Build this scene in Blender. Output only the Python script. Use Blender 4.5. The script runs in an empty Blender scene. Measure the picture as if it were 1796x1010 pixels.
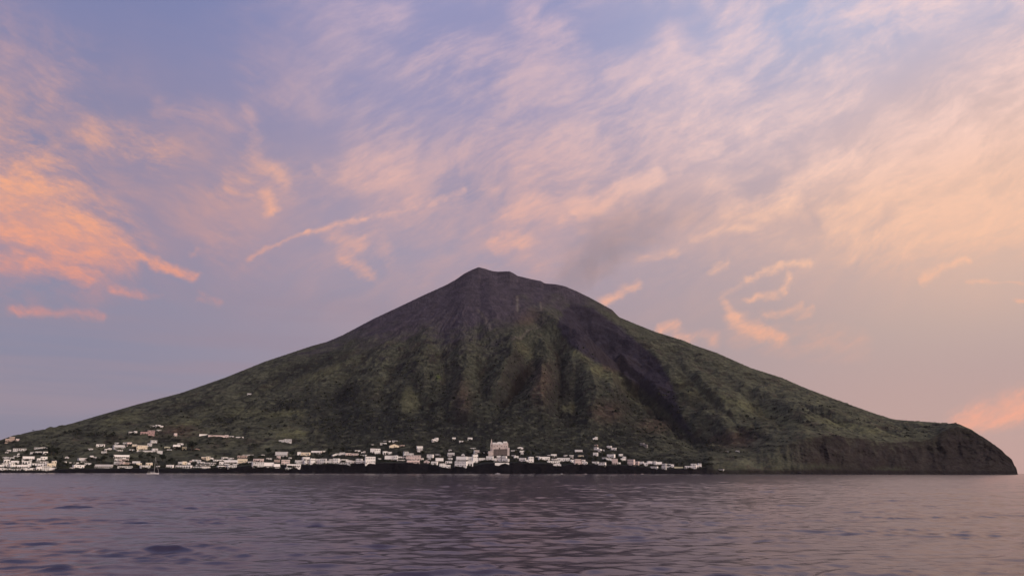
import bpy, bmesh, math, random
import numpy as np
from mathutils import Matrix, Vector
R = math.radians
SC = bpy.context.scene
COL = SC.collection
rng = np.random.default_rng(7)
random.seed(11)

# ------------------------------------------------------------------ camera
HC = 3.5                                   # eye height on the boat's deck, sea level is z = 0
F = 1297.0                                 # focal length in photo pixels (26 mm on a 36 mm sensor)
PITCH, ROLL = R(13.96), R(0.13)
CAM_ROT = (Matrix.Rotation(math.pi / 2 + PITCH, 3, 'X') @ Matrix.Rotation(ROLL, 3, 'Z'))
cam = bpy.data.cameras.new('camera')
cam.lens, cam.sensor_width = 26.0, 36.0
cam.clip_start, cam.clip_end = 0.5, 60000
cam_o = bpy.data.objects.new('camera', cam)
M4 = CAM_ROT.to_4x4(); M4.translation = (0, 0, HC)
cam_o.matrix_world = M4
COL.objects.link(cam_o)
SC.camera = cam_o
CR = np.array(CAM_ROT)
def ray(px, py):
    """direction of a photo pixel in the world (used only while laying out the island from the photo)"""
    px, py = np.asarray(px, float), np.asarray(py, float)
    v = np.stack([(px - 898) / F, (505 - py) / F, -np.ones_like(px)], -1)
    return v @ CR.T
def az_te(px, py):
    v = ray(px, py)
    return np.arctan2(v[..., 0], v[..., 1]), v[..., 2] / np.hypot(v[..., 0], v[..., 1])
def project(x, y, z):
    c = np.stack([x, y, z - HC], -1) @ CR
    return 898 + F * c[..., 0] / -c[..., 2], 505 - F * c[..., 1] / -c[..., 2]

# ------------------------------------------------------------------ light and exposure
SUN_AZ, SUN_EL = R(117), R(15)               # low sun, to the right and a little behind the boat
sun = bpy.data.lights.new('sun', 'SUN')
sun.energy, sun.angle, sun.color = 1.50, R(12), (1.0, 0.94, 0.88)
sun_o = bpy.data.objects.new('sun', sun)
sd = Vector((math.sin(SUN_AZ) * math.cos(SUN_EL), math.cos(SUN_AZ) * math.cos(SUN_EL), math.sin(SUN_EL)))
sun_o.rotation_euler = (-sd).to_track_quat('-Z', 'Y').to_euler()
COL.objects.link(sun_o)
SC.view_settings.view_transform = 'Standard'
SC.view_settings.look = 'None'
SC.view_settings.exposure = 0.0
SC.view_settings.gamma = 1.0
SC.view_settings.use_curve_mapping = False
SC.render.engine = 'CYCLES'
SC.cycles.max_bounces = 5
SC.cycles.diffuse_bounces = 2
SC.cycles.glossy_bounces = 3
SC.cycles.volume_bounces = 0
SC.cycles.use_adaptive_sampling = True
SC.cycles.adaptive_threshold = 0.006
SC.cycles.use_denoising = True
SC.cycles.denoising_prefilter = 'ACCURATE'
SC.cycles.denoising_input_passes = 'RGB_ALBEDO_NORMAL'

def lin(r, g, b):
    f = lambda c: (c / 255 / 12.92) if c <= 10.3 else ((c / 255 + 0.055) / 1.055) ** 2.4
    return (f(r), f(g), f(b), 1.0)

class Nodes:
    """small helper for writing node trees as expressions"""
    def __init__(s, tree): s.t = tree; s.n = tree.nodes; s.l = tree.links
    def put(s, sock, v):
        if isinstance(v, bpy.types.NodeSocket): s.l.new(v, sock)
        elif v is not None: sock.default_value = v
    def new(s, t): return s.n.new(t)
    def m(s, op, a, b=None, c=None, clamp=False):
        n = s.new('ShaderNodeMath'); n.operation = op; n.use_clamp = clamp
        for i, v in enumerate((a, b, c)): s.put(n.inputs[i], v)
        return n.outputs[0]
    def v(s, op, a, b=None, c=None):
        n = s.new('ShaderNodeVectorMath'); n.operation = op
        s.put(n.inputs[0], a)
        if op == 'SCALE': s.put(n.inputs['Scale'], b)
        else:
            s.put(n.inputs[1], b); s.put(n.inputs[2], c)
        return n.outputs['Value' if op in ('DOT_PRODUCT', 'LENGTH') else 'Vector']
    def rng(s, x, a, b, c=0.0, d=1.0, smooth=False):
        n = s.new('ShaderNodeMapRange')
        n.interpolation_type = 'SMOOTHSTEP' if smooth else 'LINEAR'
        for i, q in enumerate((x, a, b, c, d)): s.put(n.inputs[i], q)
        return n.outputs[0]
    def xyz(s, x, y, z=0.0):
        n = s.new('ShaderNodeCombineXYZ')
        for i, q in enumerate((x, y, z)): s.put(n.inputs[i], q)
        return n.outputs[0]
    def sep(s, v):
        n = s.new('ShaderNodeSeparateXYZ'); s.put(n.inputs[0], v); return n.outputs
    def noise(s, vec, scale, detail=4, rough=0.55, color=False, dist=0.0):
        n = s.new('ShaderNodeTexNoise'); s.put(n.inputs['Vector'], vec)
        n.inputs['Scale'].default_value = scale; n.inputs['Detail'].default_value = detail
        n.inputs['Roughness'].default_value = rough; n.inputs['Distortion'].default_value = dist
        return n.outputs['Color' if color else 'Fac']
    def ramp(s, fac, stops):
        n = s.new('ShaderNodeValToRGB'); s.put(n.inputs[0], fac); e = n.color_ramp.elements
        while len(e) < len(stops): e.new(0.5)
        for el, (p, c) in zip(e, stops): el.position = p; el.color = c
        return n.outputs[0]
    def mix(s, f, a, b, op='MIX'):
        n = s.new('ShaderNodeMix'); n.data_type = 'RGBA'; n.blend_type = op; n.clamp_factor = True
        s.put(n.inputs[0], f); s.put(n.inputs[6], a); s.put(n.inputs[7], b)
        return n.outputs[2]

# ------------------------------------------------------------------ sky: dusk gradient, Nishita glow and cirrus, all in world directions
def build_sky():
    w = bpy.data.worlds.new('World'); SC.world = w; w.use_nodes = True
    t = w.node_tree; t.nodes.clear(); N = Nodes(t)
    D = N.v('NORMALIZE', N.new('ShaderNodeTexCoord').outputs['Generated'])
    dx, dy, dz = N.sep(D)
    az = N.m('MULTIPLY', N.m('ARCTAN2', dx, dy), 180 / math.pi)
    el = N.m('MULTIPLY', N.m('ARCSINE', dz), 180 / math.pi)
    ay = N.m('MAXIMUM', N.m('ABSOLUTE', dy), 0.06)
    P = N.xyz(N.m('MULTIPLY', N.m('DIVIDE', dx, ay), 1000), N.m('MULTIPLY', N.m('DIVIDE', dz, ay), 1000))
    e = lambda y: max(0.0, min(1.0, (math.degrees(math.atan2(505 - y, F)) + 13.96) / 60))
    fe = N.m('DIVIDE', el, 60.0, clamp=True)
    def R_(*st): return N.ramp(fe, [(p if p >= 0 else 0, lin(*c)) for p, c in st])
    left = R_((0, (137, 129, 151)), (e(700), (138, 133, 156)), (e(560), (143, 139, 163)), (e(440), (147, 138, 164)), (e(300), (146, 139, 168)), (e(150), (134, 136, 176)), (e(0), (116, 130, 180)), (.9, (100, 112, 160)))
    mid = R_((0, (168, 148, 158)), (e(560), (166, 150, 164)), (e(450), (168, 156, 175)), (e(330), (168, 155, 177)), (e(200), (160, 154, 188)), (e(0), (150, 152, 194)), (.9, (112, 120, 168)))
    right = R_((0, (203, 166, 159)), (e(700), (198, 166, 160)), (e(600), (194, 170, 164)), (e(500), (196, 172, 170)), (e(400), (203, 175, 172)), (e(250), (202, 186, 198)), (e(100), (188, 190, 218)), (.75, (170, 172, 208)), (.95, (130, 138, 180)))
    back = R_((0, (246, 224, 214)), (.15, (242, 228, 228)), (.4, (204, 202, 220)), (.95, (118, 124, 168)))
    base = N.mix(N.rng(az, -33, -4, smooth=True), left, mid)
    base = N.mix(N.rng(az, -4, 30, smooth=True), base, right)
    base = N.mix(N.rng(dy, 0.35, -0.35, smooth=True), base, back)
    # dull cloud layers low over the water on the left
    lay_n = N.noise(N.xyz(N.m('MULTIPLY', az, .035), N.m('MULTIPLY', el, .55)), 1.0, 4, .55)
    lo = N.m('MULTIPLY', N.m('MULTIPLY', N.rng(el, 15, 7, 0, 1, True), N.rng(lay_n, .38, .66, 0, 1, True)), N.rng(az, 4, -14, 0, .85, True))
    base = N.mix(lo, base, lin(156, 138, 154))
    gl_ = N.m('MULTIPLY', N.rng(az, 18, 36, 0, .55, True), N.m('MULTIPLY', N.rng(el, 6, 15, 0, 1, True), N.rng(el, 30, 19, 0, 1, True)))
    base = N.mix(gl_, base, lin(250, 204, 172))
    # the sunset glow itself, out of the picture to the right
    sdn = N.v('DOT_PRODUCT', D, tuple(sd))
    base = N.mix(N.rng(sdn, 0.45, 1.0, 0, 1, True), base, (1.9, 1.15, 0.72, 1))
    sky = N.new('ShaderNodeTexSky'); sky.sky_type = 'NISHITA'; sky.sun_disc = False
    sky.sun_elevation = SUN_EL; sky.sun_rotation = SUN_AZ
    nis = N.v('SCALE', sky.outputs[0], 0.07)
    base = N.mix(0.10, base, nis)
    # ---- cirrus
    wp = N.v('ADD', N.v('SCALE', N.v('SUBTRACT', N.noise(P, 0.011, 3, .5, True), (.5, .5, .5)), 34.0),
             N.v('SCALE', N.v('SUBTRACT', N.noise(P, 0.045, 4, .6, True), (.5, .5, .5)), 17.0))
    PW = N.v('MULTIPLY', N.v('ADD', P, wp), (1, 1, 0))
    def gx(px, py):
        v = ray(px, py); return np.array([v[0] / v[1] * 1000, v[2] / v[1] * 1000, 0.0])
    acc = None
    for (x1, y1, x2, y2, wd, am) in STROKES:
        a, b = gx(x1, y1), gx(x2, y2)
        if np.hypot(*(b - a)[:2]) < 1: b = b + np.array([1.0, 0, 0])
        ba = b - a; k = ba / (ba @ ba)
        pa = N.v('SUBTRACT', PW, tuple(a))
        h = N.m('MAXIMUM', N.m('MINIMUM', N.v('DOT_PRODUCT', pa, tuple(k)), 1.0), 0.0)
        d = N.v('LENGTH', N.v('ADD', N.v('SCALE', tuple(-ba), h), pa))
        thin = wd < 14.5
        g = N.rng(d, wd * (1.6 if thin else 2.2), -wd * .2, 0.0, am * (1.45 if thin else 1.0), True)
        acc = g if acc is None else N.m('ADD', acc, g)
    front = N.rng(dy, 0.05, 0.2)
    acc = N.m('MULTIPLY', acc, front)
    gap = None
    for (x1, y1, x2, y2, wd) in GAPS:
        a, b = gx(x1, y1), gx(x2, y2); ba = b - a; k = ba / (ba @ ba)
        pa = N.v('SUBTRACT', PW, tuple(a))
        h = N.m('MAXIMUM', N.m('MINIMUM', N.v('DOT_PRODUCT', pa, tuple(k)), 1.0), 0.0)
        g = N.rng(N.v('LENGTH', N.v('ADD', N.v('SCALE', tuple(-ba), h), pa)), wd * 1.9, wd * .3, 1.0, .18, True)
        gap = g if gap is None else N.m('MULTIPLY', gap, g)
    # streaky grain that fans up and outwards on both sides
    side = N.rng(az, -25, -13, smooth=True)
    bigw = N.v('SCALE', N.v('SUBTRACT', N.noise(P, 0.0042, 2, .5, True), (.5, .5, .5)), 190.0)
    def streak(ang, sx, sy, sc, det, ro, bw=1.0):
        mp = N.new('ShaderNodeMapping'); mp.vector_type = 'TEXTURE'; N.put(mp.inputs[0], N.v('ADD', N.v('ADD', P, N.v('SCALE', bigw, bw)), N.v('SCALE', wp, 0.5 * bw)))
        mp.inputs['Rotation'].default_value = (0, 0, ang); mp.inputs['Scale'].default_value = (1 / sx, 1 / sy, 1)
        return N.noise(mp.outputs[0], sc, det, ro)
    gl = streak(R(-30), .48, 1, .0135, 7, .58); gr = streak(R(38), .42, 1, .0130, 7, .58)
    grain = N.mix(side, gl, gr)
    fine = N.mix(side, streak(R(-26), .34, 1, .045, 7, .68, .35), streak(R(28), .32, 1, .045, 7, .68, .35))
    # wispy edges: the grain eats into thin parts and leaves the cores whole
    gm = N.m('ADD', N.m('MULTIPLY', grain, .55), N.m('MULTIPLY', fine, .75))
    ero = N.m('MULTIPLY', N.m('SUBTRACT', gm, .68), 4.2)
    lim = N.m('MINIMUM', N.m('MULTIPLY', acc, 2.6), 1.0)
    hard = N.rng(N.m('ADD', acc, N.m('MULTIPLY', ero, N.m('MULTIPLY', lim, .55))), .05, 1.25, 0, .92)
    f3 = N.mix(side, streak(R(-22), .36, 1, .10, 6, .7, .3), streak(R(31), .34, 1, .10, 6, .7, .3))
    hard = N.m('MULTIPLY', N.m('MULTIPLY', hard, N.rng(acc, 0, .10, 0, 1)), N.m('MULTIPLY', N.rng(fine, .32, .66, .62, 1.06, True), N.rng(f3, .32, .66, .74, 1.10, True)))
    broad = N.noise(N.v('ADD', P, bigw), .0055, 4, .5)
    veil = N.m('ADD', N.m('MULTIPLY', N.m('ADD', N.m('MULTIPLY', N.rng(gm, .50, .86, 0, 1, True), .36), N.m('MULTIPLY', N.rng(grain, .38, .66, 0, 1, True), .48)), .95), N.m('MULTIPLY', N.rng(broad, .36, .62, 0, 1, True), .42))
    veil = N.m('MULTIPLY', veil, N.rng(el, 8, 24, 0, 1, True))
    veil = N.m('MULTIPLY', N.m('MULTIPLY', veil, gap), N.m('MULTIPLY', N.rng(az, -30, -8, .30, .72, True), N.m('MULTIPLY', N.rng(fine, .3, .7, .80, 1.12, True), N.rng(f3, .3, .7, .90, 1.08, True))))
    alpha = N.m('ADD', hard, N.m('MULTIPLY', veil, N.m('SUBTRACT', 1.0, N.m('MINIMUM', hard, 1.0))))
    alpha = N.rng(alpha, 0, 1.15, 0, .97)
    cl = N.ramp(fe, [(0, lin(244, 150, 122)), (e(560), lin(236, 152, 130)), (e(430), lin(253, 176, 134)), (e(330), lin(254, 182, 138)), (e(255), lin(206, 164, 162)), (e(150), lin(182, 154, 168)), (e(0), lin(164, 150, 178))])
    cm = N.ramp(fe, [(0, lin(240, 175, 150)), (e(480), lin(244, 178, 150)), (e(330), lin(236, 186, 172)), (e(200), lin(220, 186, 186)), (e(0), lin(212, 184, 198))])
    cr = N.ramp(fe, [(0, lin(250, 172, 145)), (e(600), lin(245, 180, 148)), (e(480), lin(253, 200, 168)), (e(400), lin(253, 204, 176)), (e(300), lin(254, 214, 200)), (e(160), lin(250, 216, 210)), (e(0), lin(242, 210, 210))])
    cc = N.mix(N.rng(az, -26, -10, smooth=True), cl, cm)
    cc = N.mix(N.rng(az, -2, 24, smooth=True), cc, cr)
    cc = N.mix(N.rng(dy, 0.2, -0.3, smooth=True), cc, lin(210, 180, 180))
    col = N.mix(alpha, base, cc)
    bg = N.new('ShaderNodeBackground'); N.put(bg.inputs[0], col); bg.inputs[1].default_value = 1.0
    out = N.new('ShaderNodeOutputWorld'); t.links.new(bg.outputs[0], out.inputs[0])
    w.cycles.sampling_method = 'MANUAL'; w.cycles.sample_map_resolution = 512

STROKES = [
 (-60,285,30,340,66,.85),(20,350,140,410,40,.75),(110,398,220,433,22,.75),(200,430,345,484,8,.95),(-50,420,150,440,60,.45),
 (60,462,155,488,12,.7),(20,541,180,557,8,.5),(200,505,275,518,7,.35),(348,517,385,527,7,.3),(-20,60,110,140,55,.45),(80,140,95,170,20,.4),
 (165,232,280,272,22,.5),(280,190,420,205,18,.4),(440,120,485,180,22,.4),(430,200,450,245,13,.45),(405,322,490,318,20,.6),(462,335,475,370,8,.75),
 (440,270,482,305,14,.35),(490,315,500,318,8,.5),(620,290,680,300,24,.4),(555,295,560,297,8,.4),
 (440,448,540,408,4.5,.6),(540,408,640,385,5,.62),(640,385,810,332,6,.62),(800,347,860,330,9,.4),(580,420,630,425,14,.5),(600,452,650,476,11,.75),
 (670,420,690,450,14,.3),(335,445,345,440,8,.4),(400,420,440,450,30,.2),(870,427,915,425,11,.7),(893,388,935,352,15,.75),
 (1015,371,1150,305,14,.85),(1030,358,1110,325,28,.45),(1060,522,1120,498,8,.85),(1120,455,1175,442,7,.45),(980,392,1020,400,8,.3),
 (1290,392,1390,345,15,.65),(1380,340,1460,285,18,.6),(1400,322,1500,272,13,.5),(1410,215,1490,175,15,.6),(1520,310,1570,330,28,.55),
 (1540,362,1820,300,58,.55),(1560,300,1720,200,48,.45),(1700,270,1830,60,80,.55),(1500,424,1830,375,32,.7),(1640,402,1830,392,38,.5),
 (1450,372,1530,360,13,.45),(1210,410,1330,405,9,.4),(1245,472,1278,463,7,.5),(1270,522,1310,490,9,.5),(1310,490,1370,466,6,.75),
 (1370,466,1420,462,6,.75),(1310,530,1370,507,6,.65),(1370,507,1386,483,6,.75),(1275,535,1290,562,7,.55),(1288,565,1370,592,11,.65),
 (1340,552,1400,535,7,.65),(1390,552,1425,540,5,.5),(1300,585,1500,602,20,.35),(1160,577,1182,570,9,.85),(1190,590,1250,597,11,.6),
 (1615,490,1695,460,6,.75),(1700,494,1820,492,4,.6),(1775,526,1820,527,4,.6),(1692,741,1830,700,16,1.3),(1750,722,1850,700,26,.6),
 (780,100,920,130,45,.5),(770,185,850,230,50,.35),(918,30,1010,82,17,.55),(1080,118,1140,140,20,.5),(1140,182,1300,185,60,.4),
 (980,255,1160,262,70,.35),(620,190,690,232,30,.35),(1280,70,1420,40,60,.3),(1420,120,1560,60,30,.2),(960,330,1180,240,40,.25),(1480,40,1640,5,24,.35),
]
GAPS = [(170, 10, 330, 70, 75), (640, 185, 770, 205, 42), (330, 165, 420, 150, 36), (1600, 150, 1740, 50, 42), (1060, 60, 1110, 30, 40), (760, 20, 870, 30, 34), (1215, 20, 1235, 60, 26), (480, 230, 560, 250, 34), (60, 190, 250, 190, 20)]
build_sky()

# ------------------------------------------------------------------ numpy noise, mesh and material helpers
_perm = rng.permutation(512).astype(np.int64); _perm = np.concatenate([_perm, _perm])
_ga = rng.uniform(0, 2 * np.pi, 512); _gx, _gy = np.cos(_ga), np.sin(_ga)
def perlin(x, y, seed=0):
    xi, yi = np.floor(x).astype(np.int64), np.floor(y).astype(np.int64)
    xf, yf = x - xi, y - yi
    u, v = xf * xf * xf * (xf * (xf * 6 - 15) + 10), yf * yf * yf * (yf * (yf * 6 - 15) + 10)
    def g(ix, iy, fx, fy):
        h = _perm[(_perm[(ix + seed * 37) & 511] + iy) & 511]
        return _gx[h] * fx + _gy[h] * fy
    a = g(xi, yi, xf, yf); b = g(xi + 1, yi, xf - 1, yf); c = g(xi, yi + 1, xf, yf - 1); d = g(xi + 1, yi + 1, xf - 1, yf - 1)
    return (a + u * (b - a)) * (1 - v) + (c + u * (d - c)) * v
def fbm(x, y, octv=4, seed=0, gain=0.5, ridged=False):
    s = 0; a = 1.0; tot = 0
    for i in range(octv):
        n = perlin(x * 2 ** i, y * 2 ** i, seed + i)
        s = s + a * ((1 - 2.4 * np.abs(n)) if ridged else n * 1.6); tot += a; a *= gain
    return s / tot
def sstep(x, a, b):
    t = np.clip((x - a) / (b - a), 0, 1); return t * t * (3 - 2 * t)

def link(o, parent=None):
    COL.objects.link(o)
    if parent is not None: o.parent = parent
    return o
def tag(o, label=None, cat=None, group=None, kind=None):
    for k, v in (('label', label), ('category', cat), ('group', group), ('kind', kind)):
        if v: o[k] = v
    return o
def grid_mesh(name, X, Y, Z, mat, wrap=False):
    nr, nc = X.shape
    me = bpy.data.meshes.new(name)
    co = np.stack([X, Y, Z], -1).reshape(-1, 3).astype(np.float32)
    idx = np.arange(nr * nc).reshape(nr, nc)
    if wrap: idx = np.concatenate([idx, idx[:, :1]], 1)
    q = np.stack([idx[:-1, :-1], idx[:-1, 1:], idx[1:, 1:], idx[1:, :-1]], -1).reshape(-1, 4)
    me.vertices.add(len(co)); me.vertices.foreach_set('co', co.ravel())
    me.loops.add(q.size); me.loops.foreach_set('vertex_index', q.ravel().astype(np.int32))
    me.polygons.add(len(q)); me.polygons.foreach_set('loop_start', np.arange(0, q.size, 4, dtype=np.int32))
    me.update(calc_edges=True)
    me.polygons.foreach_set('use_smooth', np.ones(len(q), bool))
    me.materials.append(mat)
    return me
def material(name, col=(.5, .5, .5), rough=.9, var=.15, scale=2.0, spec=.25):
    m = bpy.data.materials.new(name); m.use_nodes = True
    N = Nodes(m.node_tree); b = N.n['Principled BSDF']
    c = tuple(col[:3])
    n = N.noise(N.new('ShaderNodeTexCoord').outputs['Object'], scale, 5, .6)
    f = N.rng(n, .3, .7, 1 - var, 1 + var)
    N.put(b.inputs['Base Color'], N.v('SCALE', c, f))
    b.inputs['Roughness'].default_value = rough
    b.inputs['Specular IOR Level'].default_value = spec
    return m

# ------------------------------------------------------------------ sea
def build_sea():
    m = bpy.data.materials.new('sea_water'); m.use_nodes = True
    N = Nodes(m.node_tree); b = N.n['Principled BSDF']
    b.inputs['Base Color'].default_value = (0.038, 0.031, 0.053, 1)
    b.inputs['IOR'].default_value = 1.40
    b.inputs['Roughness'].default_value = 0.17
    pos = N.new('ShaderNodeNewGeometry').outputs['Position']
    st = N.v('MULTIPLY', pos, (.62, 1.0, 1.0))
    h = N.m('ADD', N.m('MULTIPLY', N.noise(st, 1.7, 5, .62), 0.20), N.m('MULTIPLY', N.noise(st, 0.33, 3, .55), 0.30))
    bp = N.new('ShaderNodeBump'); bp.inputs['Strength'].default_value = 0.14; bp.inputs['Distance'].default_value = 1.0
    N.put(bp.inputs['Height'], h); N.put(b.inputs['Normal'], bp.outputs[0])
    az = np.concatenate([np.linspace(-math.pi, R(-48), 60, endpoint=False), np.linspace(R(-48), R(48), 1700, endpoint=False),
                         np.linspace(R(48), math.pi, 60, endpoint=False)])
    d = np.concatenate([[0.01, 15, 30, 45, 55], np.geomspace(60, 1550, 1380), np.geomspace(1600, 9000, 24)])
    D, A = np.meshgrid(d, az, indexing='ij')
    X, Y = D * np.sin(A), D * np.cos(A) - 50      # the fine wave grid starts astern so that it surrounds the boat
    Z = np.zeros_like(X)
    r2 = np.random.default_rng(3)
    DX = np.zeros_like(X); DY = np.zeros_like(X)
    step = np.maximum(D * 0.0024, 0.02)
    dens = (np.abs(A) < R(47.5))
    gust = .90 + 1.6 * np.maximum(fbm(X * 0.085 + 3, Y * 0.10, 4, 5, .6), -.14) + .5 * fbm(X * .012, Y * .012, 2, 8)
    for i in range(120):
        L = float(np.exp(r2.uniform(math.log(0.35), math.log(11.0))))
        th = r2.normal(R(100), R(20))                      # wave train runs slantwise towards the boat
        k = 2 * math.pi / L
        a = 0.0077 * L * (1 + (L / 1.2) ** 2) ** -.54 * r2.uniform(.5, 1.3)
        ph = k * (X * math.cos(th) + Y * math.sin(th)) + r2.uniform(0, 6.28)
        f = np.clip(1.5 - step * 2.6 / L, 0, 1)
        w = np.sin(ph); c = np.cos(ph)
        Z += a * f * w; DX -= a * f * .85 * math.cos(th) * -c; DY -= a * f * .85 * math.sin(th) * -c
    k = dens * gust * np.clip((D - 58) / 6, 0, 1)
    Z, X, Y = Z * k, X + DX * k, Y + DY * k
    o = bpy.data.objects.new('sea', grid_mesh('sea', X, Y, Z, m, wrap=True))
    tag(link(o), kind='structure')
build_sea()

# ------------------------------------------------------------------ island: a volcano in polar rows (bearing, distance)
WL = 827.5
def prof(pts, X):                                        # pts: photo waterline pixel -> value
    p = np.array(pts, float); return np.interp(X, p[:, 0], p[:, 1])
NA, ND = 1750, 470
AZ = np.linspace(az_te(-330, WL)[0], az_te(1830, 832)[0], NA)
_px = np.linspace(-340, 1840, 500); PXW = np.interp(AZ, az_te(_px, np.full(500, WL))[0], _px)
AZ_TIP = float(az_te(1784.5, 831)[0])
S = prof([(-330, 1500), (0, 1540), (300, 1570), (600, 1600), (900, 1625), (1240, 1740), (1420, 1960), (1600, 2300), (1740, 2520), (1784, 2600), (1840, 2700)], PXW)
S = S + 16 * fbm(AZ * 40, AZ * 0, 3, 2) * np.clip((1784 - PXW) / 60, 0, 1)
RD = prof([(-330, 2650), (0, 2850), (400, 3080), (838, 3400), (1200, 3150), (1500, 2900), (1700, 2720), (1784, 2650), (1840, 2750)], PXW)
SIL = np.array([(-330, 826), (-200, 815), (-100, 797), (0, 771.5), (36, 761), (59, 755.5), (110, 747), (137, 739), (167, 730), (240, 709), (317, 689), (396, 661.5), (464, 634), (545, 607),
 (574, 599), (600, 588), (656, 558.5), (700, 538), (742, 518), (783, 499.5), (800, 490), (814, 480), (828, 473), (839, 468.6), (850, 471), (862, 475), (873, 476.5), (882, 476), (894, 475.8), (901, 479.5), (908, 483.8),
 (930, 489), (949, 493), (956, 497), (975, 498.5), (991, 502), (1010, 510), (1033, 521), (1055, 533), (1074, 543.5), (1080, 550), (1086, 556), (1116, 568.5), (1150, 582), (1199, 597), (1217, 605),
 (1257, 618.5), (1317, 645), (1371, 662), (1412, 680), (1452, 695), (1484, 707), (1535, 725), (1565, 735), (1610, 738.5), (1650, 740.8), (1662, 741), (1681, 743), (1690, 747), (1704, 753),
 (1718, 763), (1731, 769.5), (1745, 775), (1757, 781), (1768, 793), (1775, 801), (1781, 810), (1783.5, 822), (1784.5, 831)], float)
_a, _t = az_te(SIL[:, 0], SIL[:, 1])
TE = np.interp(AZ, _a, _t)
EDGE = np.array([(-330, 826), (0, 826), (90, 825), (104, 822.5), (240, 821.5), (300, 821.5), (340, 823), (352, 820.5), (420, 818), (440, 816), (540, 815.5), (600, 813.5), (660, 812), (720, 811.5), (742, 813), (765, 816.5),
 (780, 819), (830, 817.5), (850, 812.5), (900, 811.5), (960, 813), (985, 817), (1005, 813.5), (1030, 814.5), (1060, 816.5), (1100, 816), (1140, 820), (1170, 822.5), (1200, 822), (1235, 821), (1250, 815), (1300, 803), (1350, 786), (1400, 769), (1440, 763),
 (1500, 768), (1560, 775), (1615, 777), (1640, 772), (1660, 757), (1681, 748), (1704, 758), (1731, 773), (1757, 786), (1775, 806), (1784, 831)], float)
_a, _t = az_te(EDGE[:, 0], EDGE[:, 1])
TC = np.interp(AZ, _a, _t)
RUN = prof([(-330, 60), (90, 60), (104, 26), (1240, 30), (1330, 150), (1420, 95), (1600, 80), (1700, 60), (1784, 20)], PXW)
ZC = np.maximum(HC + (S + RUN) * TC, 0.8)
def smooth1(v, n):
    k = np.hanning(n + 2)[1:-1]; k /= k.sum(); return np.convolve(np.pad(v, n // 2, mode='edge'), k, 'valid')
ZR = HC + RD * TE
_tip = np.clip((1700 - PXW) / 80, 0, 1); ZR = np.maximum(smooth1(ZR, 161) * _tip + ZR * (1 - _tip), 1.0)
ZC = np.maximum(smooth1(ZC, 21) * _tip + ZC * (1 - _tip), .8)
GEX = prof([(-330, 1.05), (0, 1.1), (300, 1.3), (600, 1.5), (838, 1.55), (1100, 1.45), (1300, 1.2), (1420, 1.0), (1784, 1.0)], PXW)

srow = np.concatenate([np.linspace(-0.05, 0, 8, endpoint=False), np.linspace(0, 0.05, 60, endpoint=False), np.linspace(0.05, 1.0, 330, endpoint=False) , np.linspace(1.0, 1.45, ND - 398)])
T, A = np.meshgrid(srow, AZ, indexing='ij')
Sg, Rg, Zc, Zr, Run, Ge, Pw = [np.broadcast_to(q, T.shape) for q in (S, RD, ZC, ZR, RUN, GEX, PXW)]
D = Sg + (Rg - Sg) * T
WX, WY = D * np.sin(A), D * np.cos(A)
t0 = Run / np.maximum(Rg - Sg, 1)
tt = np.clip((T - t0) / np.maximum(1 - t0, .02), 0, 1)
cl = np.clip((D - Sg) / Run, 0, 1)
cliffp = np.clip(cl + 0.10 * np.sin(cl * np.pi) , 0, 1)
H = np.where(T < t0, Zc * cliffp ** .8, Zc + (Zr - Zc) * tt ** Ge)
H = np.where(T < 0, (D - Sg) * 0.25 - 0.6, H)
back = np.clip(T - 1, 0, None) * (Rg - Sg)
H = np.where(T > 1, Zr - 0.02 * back - back ** 2 * 0.0006, H)

# summit frame: bearing and distance from the top
sa = az_te(845, 470)[0]; SX, SY = 3400 * math.sin(sa), 3400 * math.cos(sa)
rr = np.hypot(WX - SX, WY - SY) + 1
th = np.arctan2(WX - SX, -(WY - SY))                      # 0 = straight down towards the boat

def hit(px, py):
    """world point of the slope seen at a photo pixel (marching along the bearing's own column)"""
    a, te = az_te(px, py); j = int(np.clip(np.searchsorted(AZ, a), 0, NA - 1))
    e = (H[8:, j] - HC) / D[8:, j]
    k = np.nonzero(e >= te)[0]; i = 8 + (k[0] if len(k) else int(np.argmax(e)))
    return D[i, j] * math.sin(a), D[i, j] * math.cos(a), H[i, j], i, j
def polydist(pts):
    """distance to a line on the slope and position 0..1 along it"""
    w = np.array([hit(*p)[:2] for p in pts]); best = np.full(T.shape, 1e9); along = np.zeros(T.shape)
    n = len(w) - 1
    for i in range(n):
        b = w[i + 1] - w[i]; L2 = b @ b + 1e-6
        h = np.clip(((WX - w[i, 0]) * b[0] + (WY - w[i, 1]) * b[1]) / L2, 0, 1)
        d = np.hypot(WX - w[i, 0] - b[0] * h, WY - w[i, 1] - b[1] * h)
        k = d < best; best = np.where(k, d, best); along = np.where(k, (i + h) / n, along)
    return best, along

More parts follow.
